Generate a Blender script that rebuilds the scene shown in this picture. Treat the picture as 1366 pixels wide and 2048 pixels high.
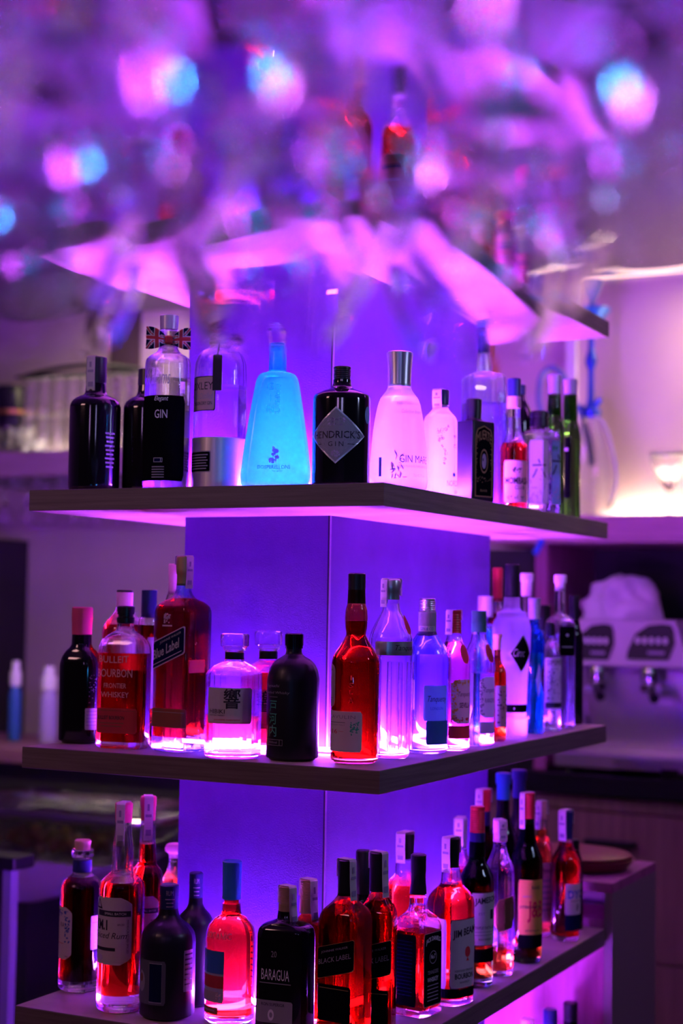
import bpy, bmesh, math, random
from mathutils import Vector, Matrix, noise
random.seed(7)
PI = math.pi
for o in list(bpy.data.objects):
    bpy.data.objects.remove(o)
SC = bpy.context.scene
COL = SC.collection

# ------------------------------------------------------------------ camera
FPX = 3164.3
CAMP = Vector((1.12444, -2.39406, 0.27331))
FW = Vector((-0.448312, 0.891945, 0.058741))
RT = Vector((0.893803, 0.448153, 0.016602))
UP = Vector((0.011517, -0.059946, 0.998135))
cd = bpy.data.cameras.new('camera')
cam = bpy.data.objects.new('camera', cd)
COL.objects.link(cam)
m = Matrix.Identity(4)
for i in range(3):
    m[i][0], m[i][1], m[i][2], m[i][3] = RT[i], UP[i], -FW[i], CAMP[i]
cam.matrix_world = m
cd.sensor_fit = 'HORIZONTAL'
cd.sensor_width = 24.0
cd.lens = FPX / 1366 * 24.0
cd.clip_start = 0.02
cd.clip_end = 60
cd.dof.use_dof = True
cd.dof.focus_distance = 2.72
cd.dof.aperture_fstop = 2.5
SC.camera = cam

# ------------------------------------------------------------------ world, lamps, exposure
SC.view_settings.view_transform = 'Standard'
SC.view_settings.look = 'None'
SC.view_settings.gamma = 1.0
SC.view_settings.use_curve_mapping = False
SC.view_settings.exposure = 0.0
cy = SC.cycles
cy.max_bounces = 26
cy.transmission_bounces = 24
cy.transparent_max_bounces = 24
cy.diffuse_bounces = 3
cy.glossy_bounces = 6
cy.caustics_reflective = False
cy.caustics_refractive = False
cy.blur_glossy = 0.2
cy.sample_clamp_indirect = 60.0
cy.sample_clamp_direct = 0.0
cy.use_denoising = True
try:
    cy.denoiser = 'OPENIMAGEDENOISE'
    cy.denoising_input_passes = 'RGB_ALBEDO_NORMAL'
except Exception:
    pass
w = bpy.data.worlds.new('world')
SC.world = w
w.use_nodes = True
w.node_tree.nodes['Background'].inputs[0].default_value = (0.55, 0.22, 0.75, 1)
w.node_tree.nodes['Background'].inputs[1].default_value = 0.005

LEDC = (0.42, 0.085, 1.0)
LEDE = 540.0


def area(name, loc, target, sx, sy, color, power):
    d = bpy.data.lights.new(name, 'AREA')
    d.shape = 'RECTANGLE'
    d.size, d.size_y = sx, sy
    d.color = color
    d.energy = power
    o = bpy.data.objects.new(name, d)
    COL.objects.link(o)
    o.location = loc
    o.rotation_euler = (Vector(target) - Vector(loc)).to_track_quat('-Z', 'Y').to_euler()
    return o


# unseen lamps: blue-white glints on bottles, fill on shelf fronts and labels
area('unseen_lamp', (1.9, 0.3, 1.1), (0, 0.1, 0.2), 0.16, 0.30, (0.48, 0.54, 1.0), 6.5)
area('unseen_lamp', (2.3, -3.6, 1.40), (0, 0, 0.3), 0.22, 0.42, (0.50, 0.42, 1.0), 4)
area('unseen_lamp', (0.3, -4.6, 1.42), (0, 0, 0.3), 0.22, 0.42, (0.70, 0.36, 1.0), 4)
# pinkish fill light added in front of the shelves
area('front_fill_light', (-1.35, -1.9, 1.3), (-0.3, 0, 0.1), 0.4, 0.4, (1.0, 0.46, 0.50), 8)
# warm lamps over the back counter
area('warm_area_light', (-0.15, 3.30, 1.50), (-0.2, 3.45, 0.6), 0.15, 0.15, (1.0, 0.70, 0.42), 7)
area('warm_area_light', (-2.7, 3.15, 1.50), (-2.75, 3.3, 0.9), 0.5, 0.15, (1.0, 0.80, 0.55), 5)
area('warm_area_light', (-2.1, 1.75, 0.6), (-2.3, 2.2, -0.4), 0.35, 0.06, (1.0, 0.80, 0.45), 8.0)  # unseen warm light added to brighten the display case
# violet fill lights added for the back wall and back counter
area('unseen_lamp', (-1.3, 2.0, 1.5), (-1.5, 3.3, 0.0), 0.6, 0.3, (0.50, 0.06, 1.0), 7)
area('unseen_lamp', (1.1, 1.6, 1.5), (-0.3, 3.2, -0.2), 0.6, 0.3, (0.60, 0.12, 0.85), 9)

for (s_, b_, z_, c_, p_, sx_) in ((.95, .05, .0, (0.80, 0.16, 1.0), 1.6, .07), (-.9, .1, .10, (0.60, 0.08, 1.0), 1.5, .10), (.75, -.12, .05, (0.03, 0.36, 1.0), 2.6, .05), (-.55, -.25, .0, (0.03, 0.30, 1.0), 1.6, .05)):  # added lights that put pink and blue highlights into the hanging glasses
    fh = Vector((FW.x, FW.y, 0)).normalized()
    rh = Vector((fh.y, -fh.x, 0))
    L_ = area('glass_glint_light', CAMP + fh * b_ + rh * s_ + Vector((0, 0, z_ - CAMP.z)), CAMP + fh * .85 + Vector((0, 0, .32)), sx_, sx_ * 1.8, c_, p_)
    L_.data.spread = math.radians(60)


def at(px, py, x=None, y=None, z=None, d=None):
    """point of the place seen at a pixel of the photograph, on a given plane"""
    v = FW + RT * ((px - 683) / FPX) - UP * ((py - 1024) / FPX)
    if z is not None:
        t = (z - CAMP.z) / v.z
    elif y is not None:
        t = (y - CAMP.y) / v.y
    elif x is not None:
        t = (x - CAMP.x) / v.x
    else:
        t = d
    return CAMP + v * t


# ------------------------------------------------------------------ materials
MATS = {}


def pm(name, col, rough=0.5, metal=0.0, spec=0.5, trans=0.0, ior=1.45, emis=None, es=0.0, coat=0.0):
    if name in MATS:
        return MATS[name]
    mt = bpy.data.materials.new(name)
    mt.use_nodes = True
    b = mt.node_tree.nodes['Principled BSDF']
    b.inputs['Base Color'].default_value = (*col, 1)
    b.inputs['Roughness'].default_value = rough
    b.inputs['Metallic'].default_value = metal
    b.inputs['Specular IOR Level'].default_value = spec
    b.inputs['Transmission Weight'].default_value = trans
    b.inputs['IOR'].default_value = ior
    b.inputs['Coat Weight'].default_value = coat
    if emis:
        b.inputs['Emission Color'].default_value = (*emis, 1)
        b.inputs['Emission Strength'].default_value = es
    MATS[name] = mt
    return mt


def noisy(name, c1, c2, scale=(5, 5, 5), rough=0.5, bump=0.0, bscale=200, detail=5, spec=0.4, lo=0.35, hi=0.65):
    if name in MATS:
        return MATS[name]
    mt = pm(name, c1, rough, spec=spec)
    nt = mt.node_tree
    b = nt.nodes['Principled BSDF']
    tc = nt.nodes.new('ShaderNodeTexCoord')
    mp = nt.nodes.new('ShaderNodeMapping')
    mp.inputs['Scale'].default_value = scale
    nz = nt.nodes.new('ShaderNodeTexNoise')
    nz.inputs['Scale'].default_value = 1.0
    nz.inputs['Detail'].default_value = detail
    nz.inputs['Roughness'].default_value = 0.6
    rp = nt.nodes.new('ShaderNodeValToRGB')
    rp.color_ramp.elements[0].position = lo
    rp.color_ramp.elements[1].position = hi
    rp.color_ramp.elements[0].color = (*c1, 1)
    rp.color_ramp.elements[1].color = (*c2, 1)
    L = nt.links.new
    L(tc.outputs['Object'], mp.inputs['Vector'])
    L(mp.outputs[0], nz.inputs['Vector'])
    L(nz.outputs['Fac'], rp.inputs[0])
    L(rp.outputs[0], b.inputs['Base Color'])
    if bump:
        n2 = nt.nodes.new('ShaderNodeTexNoise')
        n2.inputs['Scale'].default_value = bscale
        n2.inputs['Detail'].default_value = 4
        bp = nt.nodes.new('ShaderNodeBump')
        bp.inputs['Strength'].default_value = bump
        bp.inputs['Distance'].default_value = 0.002
        L(tc.outputs['Object'], n2.inputs['Vector'])
        L(n2.outputs['Fac'], bp.inputs['Height'])
        L(bp.outputs[0], b.inputs['Normal'])
    return mt


def glassm(name, col=(1, 1, 1), rough=0.0, ior=1.45, thin=0.35):
    """glass whose surfaces let part of the light straight through, as a thin wall does"""
    if name in MATS:
        return MATS[name]
    mt = pm(name, col, rough, trans=1.0, ior=ior)
    if thin:
        nt = mt.node_tree
        t = nt.nodes.new('ShaderNodeBsdfTransparent')
        t.inputs[0].default_value = (*col, 1)
        mx = nt.nodes.new('ShaderNodeMixShader')
        mx.inputs[0].default_value = thin
        nt.links.new(nt.nodes['Principled BSDF'].outputs[0], mx.inputs[1])
        nt.links.new(t.outputs[0], mx.inputs[2])
        nt.links.new(mx.outputs[0], nt.nodes['Material Output'].inputs[0])
    return mt


def liquidm(name, col):
    """liquid: takes its colour out of the light that crosses it, shares the refraction of the glass around it"""
    if name in MATS:
        return MATS[name]
    mt = bpy.data.materials.new(name)
    mt.use_nodes = True
    nt = mt.node_tree
    for n in list(nt.nodes):
        nt.nodes.remove(n)
    out = nt.nodes.new('ShaderNodeOutputMaterial')
    tr = nt.nodes.new('ShaderNodeBsdfTransparent')
    tr.inputs[0].default_value = (*col, 1)
    nt.links.new(tr.outputs[0], out.inputs[0])
    MATS[name] = mt
    return mt


def frosted(name, col, rough=0.5, tl=0.5, thin=0.35):
    """frosted glass: scatters light through itself"""
    if name in MATS:
        return MATS[name]
    mt = bpy.data.materials.new(name)
    mt.use_nodes = True
    nt = mt.node_tree
    b = nt.nodes['Principled BSDF']
    b.inputs['Base Color'].default_value = (*col, 1)
    b.inputs['Roughness'].default_value = rough
    b.inputs['Transmission Weight'].default_value = 1.0
    t = nt.nodes.new('ShaderNodeBsdfTranslucent')
    t.inputs[0].default_value = (*col, 1)
    mx = nt.nodes.new('ShaderNodeMixShader')
    mx.inputs[0].default_value = tl
    nt.links.new(b.outputs[0], mx.inputs[1])
    nt.links.new(t.outputs[0], mx.inputs[2])
    tp = nt.nodes.new('ShaderNodeBsdfTransparent')
    tp.inputs[0].default_value = (*col, 1)
    m2 = nt.nodes.new('ShaderNodeMixShader')
    m2.inputs[0].default_value = thin
    nt.links.new(mx.outputs[0], m2.inputs[1])
    nt.links.new(tp.outputs[0], m2.inputs[2])
    nt.links.new(m2.outputs[0], nt.nodes['Material Output'].inputs[0])
    MATS[name] = mt
    return mt


def paperm(name, col, tl=0.35, rough=0.6):
    if name in MATS:
        return MATS[name]
    mt = pm(name, col, rough, spec=0.25)
    nt = mt.node_tree
    t = nt.nodes.new('ShaderNodeBsdfTranslucent')
    t.inputs[0].default_value = (*col, 1)
    mx = nt.nodes.new('ShaderNodeMixShader')
    mx.inputs[0].default_value = tl
    nt.links.new(nt.nodes['Principled BSDF'].outputs[0], mx.inputs[1])
    nt.links.new(t.outputs[0], mx.inputs[2])
    nt.links.new(mx.outputs[0], nt.nodes['Material Output'].inputs[0])
    return mt


G_CLEAR = glassm('clear_glass', (0.97, 0.97, 0.99), thin=0.24)
G_GREEN = glassm('green_glass', (0.14, 0.36, 0.07))
G_DKGREEN = glassm('dark_green_glass', (0.10, 0.26, 0.10))
G_BLUE = glassm('blue_glass', (0.10, 0.50, 1.0))
G_STEEL = glassm('smoky_blue_glass', (0.55, 0.62, 0.95))
G_BROWN = glassm('brown_glass', (0.62, 0.20, 0.07))
G_FROST = frosted('frosted_glass', (0.86, 0.86, 0.98), 0.45, 0.45)
G_FROSTC = frosted('satin_glass', (0.88, 0.96, 1.0), 0.28, 0.25)
G_BLACK = pm('black_glass', (0.006, 0.005, 0.008), 0.08, spec=0.6)
G_MATTE = pm('matte_black_glass', (0.012, 0.010, 0.020), 0.32, spec=0.5)
G_WHITE = frosted('white_lacquered_glass', (0.82, 0.80, 0.90), 0.5, 0.6, 0.2)
L_AMBER = liquidm('amber_whisky', (0.96, 0.36, 0.16))
L_DARK = liquidm('dark_rum', (0.48, 0.08, 0.04))
L_RED = liquidm('red_whisky', (0.88, 0.15, 0.085))
L_DEEP = liquidm('deep_malt', (0.55, 0.06, 0.03))
L_PALE = liquidm('pale_whisky', (0.99, 0.55, 0.32))
L_GIN = liquidm('clear_spirit', (0.95, 0.96, 1.0))
L_BLUE = liquidm('blue_gin', (0.35, 1.0, 1.0))
G_MALL = frosted('blue_satin_glass', (0.24, 1.0, 1.0), 0.22, 0.35, 0.35)
L_PINK = liquidm('pink_gin', (1.0, 0.50, 0.62))
P_WHITE = paperm('white_paper', (0.78, 0.74, 0.78))
P_CREAM = paperm('cream_paper', (0.80, 0.72, 0.66))
P_PINK = paperm('pink_paper', (0.85, 0.55, 0.66))
P_GREY = paperm('grey_paper', (0.45, 0.43, 0.50))
P_BLACK = pm('black_paper', (0.004, 0.004, 0.006), 0.8, spec=0.0)
P_NAVY = pm('navy_paper', (0.007, 0.009, 0.05), 0.8, spec=0.0)
P_BLUE = pm('blue_paper', (0.03, 0.13, 0.42), 0.5)
P_YEL = paperm('yellow_paper', (0.85, 0.50, 0.10))
P_RED = paperm('red_paper', (0.62, 0.06, 0.08))
P_TEAL = paperm('pale_blue_paper', (0.30, 0.55, 0.75))
P_FAINT = pm('faint_print', (0.30, 0.26, 0.42), 0.6)
P_BROWN = paperm('brown_paper', (0.30, 0.12, 0.08))
I_GLOW = paperm('translucent_white_ink', (0.95, 0.95, 1.0), 0.8)
I_BLACK = pm('black_ink', (0.015, 0.012, 0.03), 0.6)
I_WHITE = pm('white_ink', (0.80, 0.78, 0.85), 0.6)
I_GREY = pm('grey_ink', (0.30, 0.28, 0.34), 0.6)
I_RED = pm('red_ink', (0.60, 0.03, 0.05), 0.6)
I_BLUE = pm('blue_ink', (0.03, 0.10, 0.50), 0.6)
I_GOLD = pm('gold_ink', (0.62, 0.38, 0.16), 0.35, 0.6)
I_SILVER = pm('silver_ink', (0.6, 0.6, 0.68), 0.35, 0.5)
I_GREEN = pm('green_ink', (0.06, 0.42, 0.28), 0.6)
I_LILAC = pm('lilac_ink', (0.55, 0.42, 0.68), 0.6)
C_BLACK = pm('black_cap', (0.010, 0.010, 0.014), 0.35)
C_RED = pm('red_cap', (0.60, 0.03, 0.05), 0.35)
C_PINKRED = pm('raspberry_cap', (0.75, 0.08, 0.22), 0.4)
C_SILVER = pm('silver_cap', (0.66, 0.66, 0.72), 0.28, 0.9)
C_STEEL = pm('brushed_steel', (0.60, 0.60, 0.66), 0.35, 0.85)
C_GOLD = pm('gold_foil', (0.50, 0.34, 0.18), 0.45, 0.5)
C_BLUE = pm('blue_cap', (0.03, 0.20, 0.62), 0.4)
C_NAVY = pm('navy_cap', (0.02, 0.025, 0.14), 0.35)
C_GREEN = pm('green_cap', (0.03, 0.16, 0.12), 0.4)
C_CORK = pm('cork', (0.62, 0.36, 0.28), 0.8)
C_LILAC = pm('lilac_cap', (0.50, 0.45, 0.62), 0.35, 0.3)
C_WHITE = pm('white_cap', (0.80, 0.76, 0.82), 0.5)
WOOD = noisy('shelf_wood', (0.40, 0.27, 0.25), (0.58, 0.42, 0.38), (5, 5, 150), 0.55, 0.15, 300)
WOODG = noisy('vertical_grain_wood', (0.26, 0.06, 0.17), (0.38, 0.09, 0.25), (38, 38, 1.8), 0.6)
EDGE = noisy('dark_edge_wood', (0.12, 0.085, 0.085), (0.18, 0.13, 0.13), (5, 5, 150), 0.55, 0.15, 300)
SLATE = noisy('slate_tile', (0.10, 0.022, 0.34), (0.155, 0.032, 0.52), (4, 4, 4), 0.62, 0.6, 420, lo=0.3, hi=0.7)
WALLM = noisy("plaster_wall", (0.48, 0.37, 0.40), (0.53, 0.41, 0.44), (2, 2, 2), 0.85, 0.1, 120)
DARK = pm('dark_paint', (0.020, 0.016, 0.024), 0.7)
BLACKM = pm('black_stone', (0.008, 0.008, 0.010), 0.25)
CHROME = pm('chrome', (0.72, 0.70, 0.74), 0.14, 1.0)
STEELM = pm('machine_steel', (0.60, 0.56, 0.60), 0.30, 0.9)
CLOTH = noisy('white_cloth', (0.72, 0.66, 0.74), (0.82, 0.76, 0.84), (8, 8, 8), 0.9)
LED = pm('led_strip_light', LEDC, emis=(0.42, 0.065, 1.0), es=LEDE)
LED2 = pm('bright_led_strip_light', LEDC, emis=(0.46, 0.080, 1.0), es=LEDE * 1.7)
WARM = pm('warm_led', (1, .8, .5), emis=(1.0, 0.80, 0.50), es=120.0)


# ------------------------------------------------------------------ object helpers
def link(name, verts, faces, mats, parent=None, smooth=True, angle=35, fm=None, loc=None):
    me = bpy.data.meshes.new(name)
    me.from_pydata([tuple(v) for v in verts], [], faces)
    if not isinstance(mats, (list, tuple)):
        mats = [mats]
    for mt in mats:
        me.materials.append(mt)
    if fm:
        me.polygons.foreach_set('material_index', fm)
    if smooth:
        me.polygons.foreach_set('use_smooth', [True] * len(me.polygons))
        me.set_sharp_from_angle(angle=math.radians(angle))
    me.update()
    o = bpy.data.objects.new(name, me)
    COL.objects.link(o)
    if parent:
        o.parent = parent
    if loc is not None:
        o.location = loc
    return o


def tag(o, label=None, cat=None, group=None, kind=None):
    if label: o['label'] = label
    if cat: o['category'] = cat
    if group: o['group'] = group
    if kind: o['kind'] = kind
    return o


def empty(name, loc, rz=0, label=None, cat=None, group=None):
    o = bpy.data.objects.new(name, None)
    o.empty_display_size = 0.05
    COL.objects.link(o)
    o.location = loc
    o.rotation_euler = (0, 0, rz)
    return tag(o, label, cat, group)


class MB:
    """collects boxes, tubes and lathes; build() links them as one mesh"""

    def __init__(s):
        s.v, s.f, s.m = [], [], []

    def add(s, v, f, mi=0):
        n = len(s.v)
        s.v += [Vector(p) for p in v]
        s.f += [tuple(i + n for i in q) for q in f]
        s.m += [mi] * len(f)
        return s

    def box(s, a, b, mi=0, ch=0.0):
        x0, y0, z0 = min(a[0], b[0]), min(a[1], b[1]), min(a[2], b[2])
        x1, y1, z1 = max(a[0], b[0]), max(a[1], b[1]), max(a[2], b[2])
        if ch <= 0:
            v = [(x0, y0, z0), (x1, y0, z0), (x1, y1, z0), (x0, y1, z0), (x0, y0, z1), (x1, y0, z1), (x1, y1, z1), (x0, y1, z1)]
            f = [(3, 2, 1, 0), (4, 5, 6, 7), (0, 1, 5, 4), (1, 2, 6, 5), (2, 3, 7, 6), (3, 0, 4, 7)]
            return s.add(v, f, mi)
        c = min(ch, (x1 - x0) / 2.01, (y1 - y0) / 2.01, (z1 - z0) / 2.01)
        rings = []
        for z, i in ((z0, c), (z0 + c, 0), (z1 - c, 0), (z1, c)):
            X0, X1, Y0, Y1 = x0 + i, x1 - i, y0 + i, y1 - i
            k = c
            rings.append([(X0 + k, Y0, z), (X1 - k, Y0, z), (X1, Y0 + k, z), (X1, Y1 - k, z), (X1 - k, Y1, z), (X0 + k, Y1, z), (X0, Y1 - k, z), (X0, Y0 + k, z)])
        return s.loft(rings, mi)

    def loft(s, rings, mi=0, cap0=True, cap1=True, flip=False):
        n = len(rings[0])
        v = [p for r in rings for p in r]
        f = []
        for j in range(len(rings) - 1):
            for i in range(n):
                k = (i + 1) % n
                q = (j * n + i, j * n + k, (j + 1) * n + k, (j + 1) * n + i)
                f.append(q[::-1] if flip else q)
        if cap0:
            q = tuple(range(n))
            f.append(q if flip else q[::-1])
        if cap1:
            q = tuple((len(rings) - 1) * n + i for i in range(n))
            f.append(q[::-1] if flip else q)
        return s.add(v, f, mi)

    def lathe(s, prof, c=(0, 0, 0), n=24, mi=0, cap0=True, cap1=True, flip=False):
        rings = [[(c[0] + r * math.cos(2 * PI * i / n), c[1] + r * math.sin(2 * PI * i / n), c[2] + z) for i in range(n)] for z, r in prof]
        return s.loft(rings, mi, cap0, cap1, flip)

    def tube(s, pts, r, n=8, mi=0):
        pts = [Vector(p) for p in pts]
        rings = []
        up = Vector((0, 0, 1))
        for i, p in enumerate(pts):
            t = (pts[min(i + 1, len(pts) - 1)] - pts[max(i - 1, 0)]).normalized()
            a = t.cross(up)
            if a.length < 0.05:
                a = t.cross(Vector((0, 1, 0)))
            a.normalize()
            b = a.cross(t).normalized()
            rr = r[i] if isinstance(r, (list, tuple)) else r
            rings.append([p + (a * math.cos(2 * PI * k / n) + b * math.sin(2 * PI * k / n)) * rr for k in range(n)])
        return s.loft(rings, mi, flip=True)

    def build(s, name, mats, parent=None, angle=35, smooth=True, loc=None):
        return link(name, s.v, s.f, mats, parent, smooth, angle, s.m, loc)


def spline(pts, n=8):
    pts = [Vector(p) for p in pts]
    P = [pts[0]] + pts + [pts[-1]]
    out = []
    for i in range(1, len(P) - 2):
        for k in range(n):
            t = k / n
            a, b, c, d = P[i - 1], P[i], P[i + 1], P[i + 2]
            out.append(0.5 * ((2 * b) + (c - a) * t + (2 * a - 5 * b + 4 * c - d) * t * t + (3 * b - a - 3 * c + d) * t ** 3))
    out.append(pts[-1])
    return out


# ------------------------------------------------------------------ the setting
ZS = {0: 1.445, 1: 0.9639, 2: 0.48, 3: 0.0, 4: -0.4758, 5: -0.955}
T = 0.0395
SW, SD = 0.7375, 1.258
CX0, CX1, CY0, CY1 = -0.5451, -0.2242, 0.245, 1.0656
FLOOR, CEIL = -1.30, 1.60
WY = 3.60


def structure(name, mb, mt, **k):
    o = mb.build(name, mt, smooth=False, **k)
    return tag(o, kind='structure')


structure('floor', MB().box((-6, -5, FLOOR - .05), (4, WY, FLOOR)), noisy('floor_tile', (0.05, 0.04, 0.05), (0.08, 0.06, 0.07), (3, 3, 3), 0.4))
structure('ceiling', MB().box((-6, -5, CEIL), (4, WY + .1, CEIL + .05)), pm('ceiling_paint', (0.15, 0.10, 0.17), 0.8))
structure('wall_back', MB().box((-6, WY, FLOOR), (4, WY + .1, CEIL)), WALLM)
structure('wall_left', MB().box((-6.1, -5, FLOOR), (-6, WY, CEIL)), WALLM)
structure('wall_right', MB().box((4, -5, FLOOR), (4.1, WY, CEIL)), DARK)
# light strip along the top of the back wall
q0, q1 = at(1170, 545, y=WY - .02), at(1366, 530, y=WY - .02)
tag(MB().box((-1.0, WY - .012, CEIL - .020), (1.2, WY - .001, CEIL - .001)).build('cornice', pm('cream_cornice', (0.80, 0.66, 0.46), .6, emis=(1, .72, .5), es=1.6), smooth=False), 'cream glowing light cornice along the top of the back wall', 'cornice')
# wall pieces behind the column
q = at(268, 700, y=WY)
structure('trim_1', MB().box((q.x - .12, WY - .02, 0.9), (q.x + .04, WY - .001, CEIL - .001)), pm('brown_trim', (0.07, 0.04, 0.05), .7))
q = at(1146, 750, y=WY)
structure('trim_2', MB().box((q.x - .02, WY - .03, .61), (q.x + .02, WY - .001, CEIL - .03)), pm('trim_paint', (0.72, 0.66, 0.78), .6))
q = at(990, 750, y=WY)
structure('trim_3', MB().box((q.x - .05, WY - .03, .61), (q.x + .02, WY - .001, CEIL - .03)), pm('orange_wood', (0.45, 0.20, 0.08), .6))

# column
col = empty('column', (0, 0, 0), 0, 'square column faced with violet lit slate tiles carrying the four bottle shelves', 'column')
g = 0.004
mb = MB()
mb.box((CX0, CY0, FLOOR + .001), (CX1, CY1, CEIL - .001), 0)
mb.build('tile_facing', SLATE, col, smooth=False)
MB().box((CX1 - .0045, CY0 - .0012, FLOOR + .001), (CX1 - .001, CY0 - .0001, CEIL - .001)).build('corner_joint', pm('dark_grout', (0.02, 0.012, 0.05), .8), col, smooth=False)
MB().box((CX1 - .001, CY0 - .0014, FLOOR + .001), (CX1 + .0012, CY0 + .001, CEIL - .001)).build('corner_trim', pm('edge_trim', (0.42, 0.22, 0.70), .4), col, smooth=False)

SHELFNAME = {0: 'uppermost', 1: 'top', 2: 'second', 3: 'third', 4: 'fourth', 5: 'lowest'}
for k, z in ZS.items():
    o0, o1, p0, p1 = -SW, 0.0, 0.0, SD
    if k == 5:
        p1 = 1.24
    e = .0006
    i0, i1, j0, j1 = CX0 - e, CX1 + e, CY0 - e, CY1 + e
    b = 0.0012
    out = [[(o0 + d, p0 + d), (o1 - d, p0 + d), (o1 - d, p1 - d), (o0 + d, p1 - d)] for d in (b, 0, 0, b)]
    inn = [(i0, j0), (i1, j0), (i1, j1), (i0, j1)]
    zz = [z - T, z - T + b, z - b, z]
    V, F, FM = [], [], []
    for r, h in zip(out, zz):
        V += [(x, y, h) for x, y in r]
    for j in range(3):
        for i in range(4):
            F.append((j * 4 + i, j * 4 + (i + 1) % 4, j * 4 + 4 + (i + 1) % 4, j * 4 + 4 + i))
    n = len(V)
    V += [(x, y, z - T) for x, y in inn] + [(x, y, z) for x, y in inn]
    for i in range(4):
        i2 = (i + 1) % 4
        F.append((n + i, n + 4 + i, n + 4 + i2, n + i2))       # hole
        F.append((12 + i, 12 + i2, n + 4 + i2, n + 4 + i))     # top
        F.append((i, n + i, n + i2, i2))                       # underside
    FM = [1] * 12 + [0] * (len(F) - 12)
    o = link('shelf', V, F, [WOOD, EDGE], smooth=False, fm=FM)
    tag(o, {0: 'uppermost wooden shelf just under the ceiling, seen only through the blurred glasses',
            1: 'top wooden shelf around the column, half hidden behind the blurred hanging glasses',
            2: 'wooden shelf with gin bottles, seen from below with a pink lit underside',
            3: 'wooden shelf in the middle carrying whisky and gin bottles, corner towards the viewer',
            4: 'wooden shelf with rum and whisky bottles near the bottom of the photo',
            5: 'lowest wooden shelf on the column, below the rum and whisky shelf'}[k], 'shelf', 'shelves around the column')
    if k == 0: continue
    # light strip around the foot of the column
    s0, s1 = 0.012, 0.026
    zt = z + .0006
    ln = empty('led_strip', (0, 0, zt), 0, 'violet light strip round the column foot on the %s shelf' % SHELFNAME[k], 'light strip', 'light strips at the column')
    def ring(a, c, h0, h1):
        R = MB()
        R.box((CX0 - c, CY0 - c, h0), (CX1 + c, CY0 - a, h1))
        R.box((CX0 - c, CY1 + a, h0), (CX1 + c, CY1 + c, h1))
        R.box((CX0 - c, CY0 - a, h0), (CX0 - a, CY1 + a, h1))
        R.box((CX1 + a, CY0 - a, h0), (CX1 + c, CY1 + a, h1))
        return R
    ring(s0 - .002, s1 + .002, 0, .003).build('rail', C_STEEL, ln, smooth=False)
    ring(s0, s1, .003, .009).build('diffuser', LED2 if k == 2 else LED, ln, smooth=False)

# ------------------------------------------------------------------ bottle building
def section(a, b, rr, n=0):
    """closed outline starting at the front centre (0,-b) going towards +x; n>0 is a regular polygon"""
    pts = []
    if n:
        for i in range(n):
            t = -PI / 2 + PI / n + 2 * PI * i / n
            pts.append((a * math.cos(t), b * math.sin(t)))
        mid = ((pts[0][0] + pts[-1][0]) / 2, (pts[0][1] + pts[-1][1]) / 2)
        return [mid] + pts
    r = max(1e-5, rr * min(a, b))
    K = 9
    for (cx_, cy_, t0) in ((a - r, -(b - r), -PI / 2), (a - r, b - r, 0), (-(a - r), b - r, PI / 2), (-(a - r), -(b - r), PI)):
        for k in range(K + 1):
            t = t0 + PI / 2 * k / K
            pts.append((cx_ + r * math.cos(t), cy_ + r * math.sin(t)))
    return [(0, -b)] + pts[:K * 2 + 2] + [(0, b)] + pts[K * 2 + 2:]


def pchip(P, sub=5):
    """monotone smooth interpolation of [(h, w)] split at doubled heights"""
    segs, cur = [], [P[0]]
    for p in P[1:]:
        if abs(p[0] - cur[-1][0]) < 1e-6:
            segs.append(cur); cur = [p]
        else:
            cur.append(p)
    segs.append(cur)
    out = []
    for s in segs:
        n = len(s)
        if n < 3:
            out += s
            continue
        h = [s[i + 1][0] - s[i][0] for i in range(n - 1)]
        dl = [(s[i + 1][1] - s[i][1]) / h[i] for i in range(n - 1)]
        m_ = [dl[0]] + [0 if dl[i - 1] * dl[i] <= 0 else (3 * (h[i - 1] + h[i])) / ((2 * h[i] + h[i - 1]) / dl[i - 1] + (h[i] + 2 * h[i - 1]) / dl[i]) for i in range(1, n - 1)] + [dl[-1]]
        for i in range(n - 1):
            big = abs(s[i + 1][1] - s[i][1]) > 0.0015
            k_ = sub if big else 1
            for k in range(k_):
                t = k / k_
                a0 = 2 * t ** 3 - 3 * t * t + 1; a1 = t ** 3 - 2 * t * t + t; a2 = -2 * t ** 3 + 3 * t * t; a3 = t ** 3 - t * t
                out.append((s[i][0] + t * h[i], a0 * s[i][1] + a1 * h[i] * m_[i] + a2 * s[i + 1][1] + a3 * h[i] * m_[i + 1]))
        out.append(s[-1])
    return out


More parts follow.
